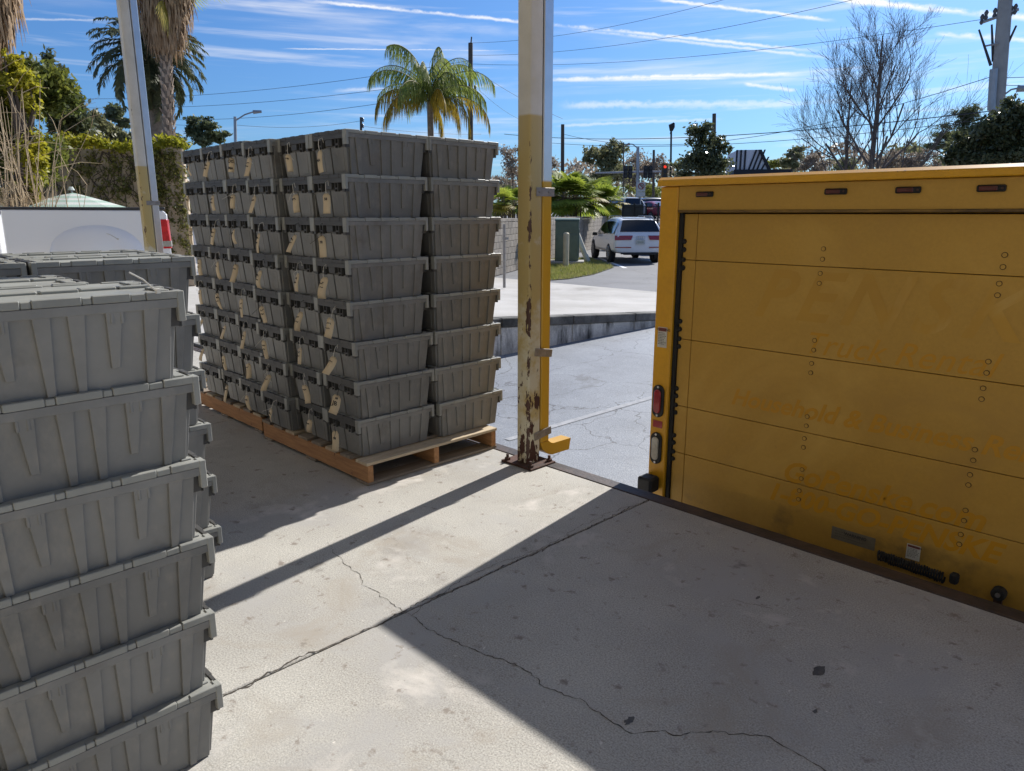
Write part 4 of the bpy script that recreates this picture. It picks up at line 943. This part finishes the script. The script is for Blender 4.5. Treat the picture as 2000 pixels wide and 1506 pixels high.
for k in range(75):
    px = random.gauss(48, 50); p0 = at(px, 417, 14.6 + random.uniform(-.5, .5)); p0 = np.array([p0[0], p0[1], 0.0]) - B0; h = random.uniform(1.6, 3.6) * (1 if px < 90 else .75)
    lx, ly = random.gauss(0, .35), random.gauss(0, .35); pts = [p0 + np.array([lx * f ** 1.7, ly * f ** 1.7, h * f]) + rng.normal(size=3) * .02 for f in (0, .25, .5, .75, 1)]
    sm_.tube(pts, [.012, .011, .009, .006, .003], 4, False)
    for j in range(3):
        q = pts[random.randint(1, 4)]; d = np.array([random.gauss(0, .4), random.gauss(0, .4), random.uniform(.1, .6)]); sm_.tube([q, q + d * .5, q + d * .9 + np.array([0, 0, -.1])], [.006, .004, .002], 3, False)
sm_.build('stalks', mat('dry_stalk', (.46, .36, .23), (.34, .25, .15), scale=8, rough=.9), st)
# ---- palms
frond_dry = mat('dry_frond', (.44, .31, .19), (.28, .185, .105), scale=3, rough=.8, trans=.25, fine=.3, fscale=12); date_l = leafmat('date_palm', (.075, .10, .05), (.18, .19, .10), tr=.4)
queen_l = leafmat('queen_palm', (.15, .21, .04), (.33, .37, .10), tr=.5); queen_y = leafmat('yellowing_frond', (.30, .24, .03), (.42, .28, .03), tr=.45); fan_l = leafmat('fan_palm', (.16, .24, .035), (.38, .42, .06), tr=.5); fan_y = leafmat('fan_yellow', (.38, .28, .03), (.30, .26, .03), tr=.5)
ptrunk = mat('palm_trunk', (.24, .19, .14), (.15, .115, .085), scale=8, rough=.95, bump=.6, bscale=20)
def frond(verts, rach, o, az, el, L, droop, nl, ll, w, hang, vee=.5):
    p = np.array(o, float); pts = [p.copy()]; e = el; K = 14
    h = np.array([math.cos(az), math.sin(az), 0.0]); side = np.array([-h[1], h[0], 0])
    for i in range(K):
        d = h * math.cos(e) + np.array([0, 0, math.sin(e)]); p = p + d * L / K; pts.append(p.copy()); e -= droop / K * (.5 + i / K)
    rach.tube(pts, [.022 * (1 - .85 * i / K) + .003 for i in range(K + 1)], 4, False)
    P = np.array(pts)
    for i in range(nl):
        f = .13 + .87 * i / nl; x = f * K; j = min(K - 1, int(x)); q = P[j] + (P[j + 1] - P[j]) * (x - j); t = P[j + 1] - P[j]; t /= np.linalg.norm(t)
        lw = ll * (1 - .55 * abs(f - .45) * 1.6) * random.uniform(.8, 1.1)
        for s in (1, -1):
            d = s * side * (1 - hang * .75) + t * .55 + np.array([0, 0, vee * (1 - hang)]) * .5 + np.array([0, 0, -1.2]) * hang + rng.normal(size=3) * .12; d /= np.linalg.norm(d)
            d2 = d + np.array([0, 0, -.5 - hang]); d2 /= np.linalg.norm(d2); wv = np.cross(d, [0, 0, 1.0]); wv = wv / (np.linalg.norm(wv) + 1e-6) * w + t * w * .8
            m1 = q + d * lw * .5; tip = m1 + d2 * lw * .5
            verts += [q - wv * .5, q + wv * .5, m1 + wv * .5, m1 - wv * .5, m1 - wv * .5, m1 + wv * .5, tip + wv * .08, tip - wv * .08]
def fan(verts, rach, o, d, r, n=16, w=.035, arc=2.6):
    o = np.array(o); d = np.array(d, float); d /= np.linalg.norm(d); s = np.cross(d, [0, 0, 1.0]); s /= np.linalg.norm(s) + 1e-6; up = np.cross(s, d)
    for k in range(n):
        a = -arc / 2 + arc * k / (n - 1); v = d * math.cos(a) + s * math.sin(a); l = r * (1 - .18 * abs(a) / arc * 2) * random.uniform(.9, 1.05); nrm = np.cross(v, up); 
        wv = nrm / (np.linalg.norm(nrm) + 1e-6) * w; m1 = o + v * l * .55 + up * .03; tip = o + v * l + np.array([0, 0, -.12 * r])
        verts += [o - wv * .2, o + wv * .2, m1 + wv, m1 - wv, m1 - wv, m1 + wv, tip + wv * .1, tip - wv * .1]
def washington(px_base, px_top, y_skirt_bot, D, label, half_px, y_top=-60, zg=-.3):
    b = at(px_base, 417, D); t = empty('skirted_palm', (b[0], b[1], zg), 0, label, 'palm tree', 'skirted fan palms'); B0 = np.array([b[0], b[1], zg]); s = mpx(px_base, D)
    top = at(px_top, y_top, D) - B0; sk = at((px_base + px_top * 2) / 3, y_skirt_bot, D) - B0; R = half_px * s
    lo = np.array([0, 0, 0.]); mid = sk * np.array([.6, .6, 1])
    MB().tube([(0, 0, 0), tuple(sk * .5 * np.array([.6, .6, 1])), tuple(sk), tuple(top)], [.15, .12, .15, .16], 12).build('trunk', ptrunk, t, smooth=True)
    bt = MB(); zb0 = sk[2] * .50
    for k in range(190):
        z = zb0 + (top[2] - zb0) * k / 190; f = (z / sk[2]); a = k * 2.4; c = sk * min(1, f) if f < 1 else sk + (top - sk) * (z - sk[2]) / (top[2] - sk[2]); c = np.array([c[0], c[1], z]); r0 = .135
        dd = np.array([math.cos(a), math.sin(a), 0]); sd_ = np.array([-dd[1], dd[0], 0]) * .045; o = c + dd * r0; tip = o + dd * random.uniform(.04, .11) + np.array([0, 0, random.uniform(.10, .18)])
        bt.hexa([o - sd_ - [0, 0, .05], o + sd_ - [0, 0, .05], o + sd_ * .9 + [0, 0, .05], o - sd_ * .9 + [0, 0, .05]], [tip - sd_ * .5 - dd * .0, tip + sd_ * .5, tip + sd_ * .45 - dd * .02, tip - sd_ * .45 - dd * .02])
    bt.build('leaf_bases', mat('palm_boots', (.46, .36, .27), (.24, .175, .13), scale=4, rough=.9, coords='World'), t)
    V = []; Hs = top[2] - sk[2]
    for k in range(1900):
        a = random.uniform(0, 6.283); f = random.random(); zt = sk[2] + Hs * (.12 + .88 * f); rr = .24 + (R - .24) * (math.sin(min(1, (zt - sk[2]) / Hs * 1.1) * 1.57) ** .8) * random.uniform(.55, 1.05)
        c = sk + (top - sk) * (zt - sk[2]) / Hs; dd = np.array([math.cos(a), math.sin(a), 0]); o = np.array([c[0], c[1], zt]) + dd * rr; L = random.uniform(.3, .85)
        tip = o + dd * random.uniform(-.18, .10) + np.array([0, 0, -L]) + rng.normal(size=3) * .06; w = np.array([-dd[1], dd[0], 0]) * random.uniform(.012, .035); mid = (o + tip) / 2 + dd * .05
        V += [o - w * .5, o + w * .5, mid + w, mid - w, mid - w, mid + w, tip + w * .2, tip - w * .2]
    soup('dead_skirt', V, 4, frond_dry, t)
    V = []; V2 = []; rc = MB()
    for k in range(14):
        a = k * 2.39; e = random.uniform(-.1, 1.1); d = np.array([math.cos(a) * math.cos(e), math.sin(a) * math.cos(e), math.sin(e)]); o = top + np.array([0, 0, -.1]); q = o + d * 1.1; rc.tube([o, q], .02, 4); fan(V, rc, q, d + np.array([0, 0, -.3]), 1.0, 18, .03)
    cv = -np.array([*far, 0]); q = sk + (top - sk) * .36 + np.array([-b[0], -b[1], 0]) / math.hypot(b[0], b[1]) * R * .95; fan(V2, rc, q + np.array([0, 0, .25]), np.array([.05, .05, -1.0]), .85, 20, .04, 2.2)
    soup('crown_fans', V, 4, fan_l, t); soup('yellow_fan', V2, 4, fan_y, t); rc.build('leaf_stalks', ptrunk, t)
washington(333, 317, 84, 25, 'shaggy fan palm with brown skirt and one yellow frond behind the totes', 50)
washington(-48, -46, 70, 15.5, 'shaggy palm skirt hanging into the top left corner', 62, y_top=-120)
def feather(name, label, px, py, D, n, L, ll, lm, hang, droop, w, els, zg=-.37, yellow=0, tr_r=.22, nl=34, ym=None, group=None):
    b = at(px, 417, D); c = at(px, py, D); t = empty(name, (b[0], b[1], zg), 0, label, 'palm tree', group); hh = c[2] - zg
    MB().tube([(0, 0, 0), (0, 0, hh * .5), (0, 0, hh)], [tr_r * 1.2, tr_r, tr_r], 12).build('trunk', ptrunk, t, smooth=True); rc = MB(); V = []; Y = []
    for k in range(n):
        az = k * 2.39996 + random.uniform(-.15, .15); e = els[0] + (els[1] - els[0]) * k / (n - 1); frond(Y if k < yellow else V, rc, (0, 0, hh - .1 + .3 * k / n), az, e, L * random.uniform(.85, 1.08), droop * random.uniform(.85, 1.15), nl, ll, w, hang)
    soup('fronds', V, 4, lm, t)
    if Y: soup('yellow_fronds', Y, 4, ym, t)
    rc.build('frond_stalks', mat('frond_stalk', (.20, .19, .07), (.16, .13, .06), scale=5, rough=.7), t); return t
feather('date_palm', 'dark feathery date palm behind the shaggy fan palm', 324, 118, 30, 74, 2.1, .52, date_l, .2, 1.7, .042, (-.85, 1.25), nl=46)
feather('queen_palm', 'drooping green queen palm with yellow lower fronds above the totes', 845, 198, 27, 28, 2.6, .85, queen_l, .95, 2.3, .020, (.3, 1.45), yellow=8, ym=queen_y, tr_r=.11, nl=62)
def fanshrub(name, label, px, py, D, n, rpx, zb, ymix=.15):
    n = int(n * 1.5); rpx *= 1.15
    b = at(px, 417, D); c = at(px, py, D); t = empty(name, (b[0], b[1], zb), 0, label, 'palm shrub', 'fan palm shrubs over the block wall'); s = mpx(px, D); R = rpx * s; V = []; Y = []; rc = MB(); h0 = c[2] - zb
    for k in range(n):
        a = random.uniform(0, 6.283); e = random.uniform(-.5, 1.35); d = np.array([math.cos(a) * math.cos(e), math.sin(a) * math.cos(e), math.sin(e) * .8]); o = np.array([random.gauss(0, .25), random.gauss(0, .25), h0 - R * .35]); q = o + d * R * random.uniform(.4, .75); rc.tube([o * np.array([1, 1, .3]), o, q], .015, 4); fan(Y if (random.random() < ymix and e < .3) else V, rc, q, d + np.array([0, 0, -.25]), R * random.uniform(.4, .6), 17, .05 * R / 1.2, 3.4)
    soup('fan_leaves', V, 4, fan_l, t)
    if Y: soup('yellow_leaves', Y, 4, fan_y, t)
    rc.build('stalks', ptrunk, t)
fanshrub('fan_palm_shrub', 'lush green fan palm clump right of the rusty post', 1118, 365, 38.5, 60, 58, -.37, .12)
fanshrub('fan_palm_shrub', 'fan palm clump with yellowing leaves nearest the white SUV', 1172, 380, 47, 46, 45, -.37, .45)
fanshrub('fan_palm_shrub', 'bright fan palm sliver between the totes and rusty post', 990, 385, 26, 36, 40, -.37, .2)
0 and tree_px('low_bush', 'small green bush by the gate post right of the totes', 17, (982,), [(984, 545, 8, 22)], 700, .04, Lmid, cat='bush', sub=4, trunk=.02, zg=-.34)
# ---- far trees
for nm, mm, n, lab in (('far_woods', Lolive, 15000, 'hazy olive-green tree line along the horizon'), ('far_woods', Lbrown, 15000, 'brown leafless woods along the horizon')):
    cl = []
    for k in range(420):
        px = random.uniform(-250, 2250); yt = 336 + 20 * math.sin(px * .013 + (2 if mm is Lbrown else 0)) - (30 if px > 1420 else 0); D = random.uniform(112, 150); py = random.uniform(yt, 425); s = mpx(px, D); cl.append((at(px, py, D), (26 * s, 26 * s, 15 * s)))
    tag(soup(nm, leaves(cl, int(n * 1.4), .40), 4, mm), lab, 'woods', kind='stuff')
tree_px('pine_tree', 'distant flat-topped pine above the left tote columns', 75, (400,), [(395, 245, 34, 16), (375, 258, 20, 16), (425, 266, 28, 14), (395, 268, 40, 14)], 3200, .28, Lpine, sub=7)
tree_px('pine_tree', 'distant pine just right of the left canopy post', 80, (225,), [(225, 225, 28, 18), (240, 240, 20, 10)], 2200, .28, Lpine, sub=6)
tree_px('far_tree', 'pale olive tree behind the ivy wall', 34, (195,), [(190, 250, 30, 28), (235, 265, 35, 25), (280, 275, 30, 22)], 6000, .11, Lolive, sub=7)
tree_px('far_tree', 'low round dark tree between palm trunk and totes', 60, (350,), [(348, 278, 24, 14)], 1600, .2, Lpine, sub=4)
tree_px('oak_tree', 'broad green oak beyond the street above the fan palms', 85, (1180,), [(1180, 300, 42, 24), (1205, 290, 30, 18), (1155, 305, 22, 20), (1190, 335, 55, 24)], 5000, .26, Lolive, sub=8)
tree_px('far_tree', 'brownish winter tree behind the traffic signals', 95, (1250,), [(1250, 325, 50, 28), (1225, 345, 40, 25), (1285, 330, 36, 26)], 5200, .2, Lbrown, sub=9)
tree_px('far_tree', 'brown winter trees seen just left of the rusty post', 95, (1000,), [(1000, 315, 34, 30), (995, 350, 50, 24)], 2400, .22, Lbrown, sub=6)
tree_px('far_tree', 'dark green hedge-like tree behind the traffic mast', 100, (1210,), [(1210, 372, 50, 14), (1150, 365, 45, 16), (1270, 372, 50, 12)], 3600, .22, Lmid, sub=6)
tree_px('far_tree', 'bare grey tree crown left of the tall utility pole', 90, (1070,), [(1065, 325, 36, 18)], 1500, .2, Lbrown, sub=6)
tree_px('magnolia_tree', 'small conical magnolia left of the half-timbered gable', 36, (1372,), [(1368, 262, 28, 28), (1372, 298, 56, 34), (1362, 325, 64, 24), (1408, 285, 26, 20)], 9000, .11, Lmag, sub=10)
tree_px('far_tree', 'round pale green tree right of the half-timbered gable', 80, (1555,), [(1555, 305, 28, 16), (1540, 318, 22, 12)], 2400, .22, Lolive, sub=5)
for i, (px, ry, mm, nm) in enumerate(((1500, 12, Lmid, 'low green'), (1600, 18, Lbrown, 'reddish bare'), (1640, 18, Lolive, 'sparse olive'), (1740, 24, Lbrown, 'brown twiggy'), (1800, 26, Lbrown, 'reddish twiggy'), (1465, 9, Lmid, 'small green'))):
    tree_px('far_tree', '%s tree in the far line behind the truck roof, number %s from left' % (nm, ['two', 'three', 'four', 'five', 'six', 'one'][i]), 85, (px,), [(px, 330 - ry * .5, 46, ry)], 2400, .17, mm, sub=7)
tree_px('magnolia_tree', 'large dark magnolia at the right edge behind the truck', 27, (1950,), [(1960, 250, 60, 55), (1905, 285, 50, 45), (2010, 240, 60, 50), (1880, 310, 40, 28), (1960, 310, 70, 30)], 15000, .10, Lmag, sub=11)
tree_px('pine_tree', 'airy pine left of the leaning concrete utility pole', 42, (1868,), [(1885, 225, 34, 26), (1860, 262, 44, 18), (1835, 282, 32, 10), (1900, 250, 30, 22)], 6500, .13, Lpine, sub=9, asp=.2)
bare('bare_tree', 'tall leafless tree rising in the middle behind the truck', 1692, 40, 40, .20, 4, .50, n0=15, width=.85, twig=.009)
bare('bare_tree', 'slimmer leafless tree left of the tall leafless one', 1652, 41, 110, .13, 4, .48, lean=(-.04, 0), n0=10, width=.8, twig=.009)
# ================================================================== poles, lamps, wires
wood = mat('pole_wood', (.12, .095, .075), (.08, .065, .055), scale=4, rough=.9, stretch=(1, 1, .1)); cpole = mat('pole_concrete', (.40, .39, .37), (.33, .32, .30), scale=3, rough=.85); galv = mat('galvanised', (.42, .43, .44), (.36, .37, .38), scale=4, rough=.45, metal=.5)
wirem = mat('cable_black', (.05, .05, .055), rough=.7)
def pole(px, ytop, D, r, label, m, extra=None, px_top=None, zg=-.37, name='utility_pole', cat='pole'):
    b = at(px, 417, D); tp = at(px_top if px_top is not None else px, ytop, D); t = empty(name, (b[0], b[1], zg), 0, label, cat, 'poles and street lamps'); o = tp - np.array([b[0], b[1], zg])
    MB().tube([(0, 0, 0), tuple(o)], [r * 1.25, r], 10).build('shaft', m, t, smooth=True)
    if extra: extra(t, o, lambda x, y, dd=0: at(x, y, D + dd) - np.array([b[0], b[1], zg]))
    return t
def ins(t, pts, r=.05): 
    for p in pts: MB().tube([p + np.array([0, 0, -.16]), p + np.array([0, 0, -.08]), p, p + np.array([0, 0, .08]), p + np.array([0, 0, .16])], [r * .4, r, r * .6, r, r * .4], 8).build('insulator', mat('insulator_grey', (.10, .10, .11), rough=.3), t)
def ex_big(t, o, P):
    MB().tube([P(1918, 44), P(1990, 18)], .05, 6).build('cross_arm', galv, t)
    for a in ((1918, 38), (1926, 30), (1943, 26), (1975, 22), (1983, 18)): ins(t, [P(*a)], .07)
    for a, b in (((1912, 58), (1935, 128)), ((1937, 48), (1940, 120)), ((1985, 50), (1950, 125))): MB().tube([P(*a), P(*b)], [.03, .05], 6).build('cable_termination', wirem, t)
    MB().tube([P(1925, 90, -.2), P(1950, 85, -.2)], .03, 5).build('bracket', galv, t)
    MB().tube([P(1936, 215, -.3), P(1941, 135, -.3)], .12, 8).build('riser_guard', galv, t)
    MB().tube([P(1948, 195), P(1975, 175), P(1990, 172)], .03, 6).build('lamp_arm', galv, t); MB().tube([P(1986, 173), P(2012, 174)], [.12, .08], 6).build('lamp_head', galv, t)
pole(1938, -30, 30, .20, 'tall leaning concrete utility pole with insulators at upper right', cpole, ex_big, px_top=1966)
pole(919, 84, 45, .13, 'wooden utility pole rising behind the queen palm', wood, lambda t, o, P: (ins(t, [P(928, 172)], .1), MB().tube([P(919, 95), P(921, 72)], .04, 6).build('top_pin', wood, t)))
pole(1099, 243, 48, .11, 'dark wooden pole just right of the rusty post', wood)
pole(705, 229, 60, .09, 'short dark pole peeking over the tote tops', wood, lambda t, o, P: ins(t, [P(709, 234), P(709, 246)], .08))
pole(1395, 222, 55, .13, 'dark pole rising from the small magnolia', wood)
def ex_lamp(t, o, P): MB().tube([P(461, 235), P(478, 224), P(500, 217)], .05, 6).build('lamp_arm', galv, t); MB().tube([P(494, 219), P(511, 218)], [.14, .09], 6).build('lamp_head', galv, t)
pole(459, 228, 55, .10, 'grey street lamp with a curved arm above the left totes', galv, ex_lamp, name='street_lamp', cat='street lamp')
def ex_blk(t, o, P): MB().tube([P(1311, 256), P(1312, 246), P(1317, 240)], [.10, .22, .05], 8).build('lamp_head', darkm, t); MB().tube([P(1310, 262), P(1311, 256)], .06, 6).build('lamp_neck', darkm, t)
pole(1311, 258, 50, .06, 'thin black street lamp left of the small magnolia', darkm, ex_blk, name='street_lamp', cat='street lamp')
pole(1277, 293, 75, .12, 'dark wooden pole right of the signal mast', wood); pole(1218, 278, 75, .06, 'thin dark pole behind the fan palms', wood)
def ex_sig(t, o, P):
    MB().tube([P(1245, 336), P(1163, 338)], [.10, .06], 8).build('mast_arm', galv, t); MB().tube([P(1245, 336), P(1300, 335)], [.09, .06], 8).build('mast_arm', galv, t)
    MB().tube([P(1246, 290), P(1236, 282), P(1226, 281)], .05, 6).build('lamp_arm', galv, t); MB().tube([P(1230, 281), P(1222, 284)], [.12, .08], 6).build('lamp_head', galv, t)
pole(1246, 287, 65, .13, 'grey traffic signal mast over the far street', galv, ex_sig, name='signal_mast', cat='signal mast')
for i, (px, py) in enumerate(((1222, 336), (1231, 336), (1261, 336), (1270, 336))):
    p = at(px, py, 64.8); t = empty('traffic_light', tuple(p), math.radians(45), '%s dark traffic signal head from left on the far mast' % ['first', 'second', 'third', 'fourth'][i], 'traffic light', 'traffic signals'); MB().box(-.17, .17, -.14, .14, -.5, .5).build('housing', darkm, t, bevel=.03)
    for k in range(3): MB().tube([(0, -.14, .32 - .32 * k), (0, -.24, .32 - .32 * k)], .12, 10).build('lens', mat('dark_lens', (.03, .03, .03), rough=.3), t)
p = at(1298, 334, 58); t = empty('traffic_light', tuple(p), math.radians(45.5), 'traffic signal showing red beside the truck top corner', 'traffic light', 'traffic signals')
MB().box(-.22, .22, -.14, .14, -.55, .55).build('housing', mat('signal_yellow', (.10, .06, .02), rough=.6), t, bevel=.03)
rl = bpy.data.materials.new('lit_red_signal'); rl.use_nodes = True; rb = rl.node_tree.nodes['Principled BSDF']; rb.inputs['Emission Color'].default_value = (1, .05, .02, 1); rb.inputs['Emission Strength'].default_value = .7; rb.inputs['Base Color'].default_value = (.5, .02, .01, 1)
MB().tube([(0, -.14, .30), (0, -.17, .30)], .11, 12).build('red_lens', rl, t)
for k in range(2): MB().tube([(0, -.14, -.03 - .33 * k), (0, -.17, -.03 - .33 * k)], .14, 12).build('lens', MATS['dark_lens'], t)
p = at(1252, 370, 55); t = empty('road_sign', (p[0], p[1], LZ(55)), math.radians(42), 'white road sign with red prohibition circle beyond the fence', 'sign'); zs = p[2] - LZ(55)
MB().tube([(0, 0, 0), (0, 0, zs + .5)], .04, 6).build('sign_post', galv, t); MB().box(-.3, .3, -.06, -.045, zs - .15, zs + .5).build('sign_plate', sticker, t); MB().box(-.3, .3, -.06, -.045, zs - .5, zs - .19).build('sign_plate', sticker, t)
MB().tube([(.2 * math.cos(a), -.068, zs + .22 + .2 * math.sin(a)) for a in np.linspace(0, 6.283, 21)], .03, 5, False).build('red_ring', stick_red, t); MB().tube([(-.14, -.068, zs + .36), (.14, -.068, zs + .08)], .03, 5).build('slash', stick_red, t)
MB().tube([(.08, -.063, zs + .08), (.08, -.063, zs + .28), (-.05, -.063, zs + .34)], .025, 5).build('arrow', inkd, t)
# iron fence and dark screen panels by the far lot
fe = empty('iron_fence', (0, 0, 0), 0, 'black iron fence with mesh screens behind the white SUV', 'fence')
fa, fb = at(1216, 417, 41)[:2], at(1310, 417, 39)[:2]; fd = (fb - fa); fl = float(np.linalg.norm(fd)); fd /= fl
for k in range(5):
    q = fa + fd * fl * k / 4; MB().tube([(q[0], q[1], -.37), (q[0], q[1], 2.05)], .05, 6).build('fence_post', darkm, fe)
for z in (.15, 1.85): MB().tube([(*fa, z), (*fb, z)], .025, 5).build('rail', darkm, fe)
for k in range(30):
    q = fa + fd * fl * (k + .5) / 30; MB().tube([(q[0], q[1], .15), (q[0], q[1], 1.85)], .010, 4).build('bar', darkm, fe)
q1, q2_ = fa, fa + fd * fl * .42; MB().hexa([(*q1, 1.25), (*q2_, 1.25), (*(q2_ + .04), 1.25), (*(q1 + .04), 1.25)], [(*q1, 1.98), (*q2_, 1.98), (*(q2_ + .04), 1.98), (*(q1 + .04), 1.98)]).build('screen_panel', mat('dark_screen', (.03, .035, .04), (.05, .055, .06), scale=5, rough=.7), fe)
# wires
def wire(a, b, Da, Db, sag, label, r=.02):
    A, Bq = at(*a, Da), at(*b, Db); pts = [A + (Bq - A) * f + np.array([0, 0, -sag * 4 * f * (1 - f)]) for f in np.linspace(0, 1, 17)]; o = MB().tube(pts, r * .62, 4, False).build('power_line', wirem); tag(o, label, 'power line', 'overhead power lines')
for i, (a, b, Da, Db, sag, r) in enumerate((((1918, 38), (919, 125), 30, 46, .5, .013), ((1690, -6), (919, 108), 30, 46, .5, .013), ((1440, -8), (919, 84), 34, 46, .4, .013), ((919, 118), (140, 193), 46, 70, .6, .02), ((919, 150), (140, 210), 46, 70, .6, .02), ((919, 172), (300, 233), 46, 75, .6, .022), ((1936, 150), (1100, 262), 30, 50, 1.3, .018), ((2010, 208), (985, 262), 34, 60, .7, .03), ((1900, 236), (1040, 276), 40, 62, .7, .022), ((919, 130), (1099, 232), 46, 48, .2, .016), ((935, 175), (1020, 235), 46, 60, .2, .016), ((705, 236), (459, 244), 60, 56, .3, .018), ((705, 246), (940, 262), 60, 70, .2, .02), ((2080, 146), (1945, 152), 30, 30, .02, .015), ((2080, 166), (1945, 166), 30, 30, .02, .015), ((430, 245), (120, 215), 75, 80, .4, .022))):
    wire(a, b, Da, Db, sag, ['upper', 'second', 'topmost', 'long upper left', 'long middle left', 'long lower left', 'sagging', 'thick dark', 'lower thin', 'guy-like slanting', 'short slanting', 'short left', 'short right', 'stub upper right', 'stub lower right', 'far left'][i] + ' black overhead wire, ' + ['from the concrete pole to the wooden pole', 'crossing above the bare tree', 'across the top right sky', 'running past the skirted palm', 'behind the left canopy post', 'above the distant pine', 'from the concrete pole down to the post', 'across the bare tree trunks', 'just above the magnolia', 'right of the queen palm', 'behind the rusty post', 'reaching the street lamp', 'beyond the tote tops', 'at the picture edge', 'below the other stub', 'over the ivy wall'][i], r)
# half-timbered gable
p = at(1470, 417, 62); hb = empty('half_timbered_gable', (p[0], p[1], -.37), math.radians(38), 'black and white half-timbered roof gable behind the truck', 'building'); s = mpx(1470, 62); zt = at(1450, 293, 62)[2] + .37; zl = at(1450, 333, 62)[2] + .37
whitep = mat('timber_white', (.70, .70, .72), rough=.7); blk = mat('timber_black', (.02, .02, .025), rough=.7); x0, x1, xt = -38 * s, 62 * s, 2 * s
MB().prism([(x0, 0), (x1, 0), (x1, zl), (x0, zl)], 1, 0, 6).build('building_wall', mat('dark_wall', (.05, .055, .065), rough=.7), hb)
MB().prism([(x0, zl), (22 * s, zl), (xt, zt), (x0 + .1, zt)], 1, .1, 5).build('gable_panel', whitep, hb)
for k in range(7):
    a = x0 + k * (xt - x0) / 5.2; MB().hexa([(a, .02, zl), (a + .13, .02, zl), (a + .13, .09, zl), (a, .09, zl)], [(a + (.5 if k > 2 else .0), .02, zt if k < 6 else zl + 1), (a + .13 + (.5 if k > 2 else 0), .02, zt if k < 6 else zl + 1), (a + .13 + (.5 if k > 2 else 0), .09, zt if k < 6 else zl + 1), (a + (.5 if k > 2 else 0), .09, zt if k < 6 else zl + 1)]).build('timber', blk, hb)
MB().hexa([(22 * s, -.02, zl), (22 * s + .25, -.02, zl), (22 * s + .25, 5, zl), (22 * s, 5, zl)], [(xt, -.02, zt), (xt + .25, -.02, zt), (xt + .25, 5, zt), (xt, 5, zt)]).build('roof_edge', blk, hb)
MB().box(x0 - .1, x1 + .1, -.12, -.03, zl - .35, zl + .06).build('fascia', blk, hb)
# striped garden umbrella
p = at(143, 400, 15.6); um = empty('garden_umbrella', (p[0], p[1], 0), .4, 'white and pale green striped garden umbrella behind the pickup', 'umbrella'); zt = at(143, 376, 15.6)[2]; ze = at(143, 405, 15.6)[2]; R = 92 * mpx(143, 15.6)
um1, um2 = mat('canvas_white', (.74, .77, .74), rough=.8, trans=.4), mat('canvas_green', (.48, .64, .56), rough=.8, trans=.4)
for k in range(8):
    a0, a1 = k * math.pi / 4, (k + 1) * math.pi / 4; pn = []
    for j in range(7):
        f0, f1 = j / 7, (j + 1) / 7; q = lambda a, f: (R * f * math.cos(a), R * f * math.sin(a), zt - (zt - ze) * f ** 1.1)
        m_ = MB().add([q(a0, f0), q(a1, f0), q(a1, f1), q(a0, f1)] if j else [q(a0, 0), q(a1, f1), q(a0, f1)], [(0, 1, 2, 3) if j else (0, 1, 2)]); m_.build('canvas_band', um1 if j % 2 else um2, um)
    MB().tube([(0, 0, zt - .02), (R * math.cos(a0), R * math.sin(a0), ze - .015)], .012, 4).build('rib', rimm, um)
MB().tube([(0, 0, 0), (0, 0, zt + .06)], .025, 8).build('pole', rimm, um); MB().tube([(0, 0, zt + .04), (0, 0, zt + .10)], [.06, .03], 8).build('finial', um1, um)
S.render.engine = 'CYCLES'
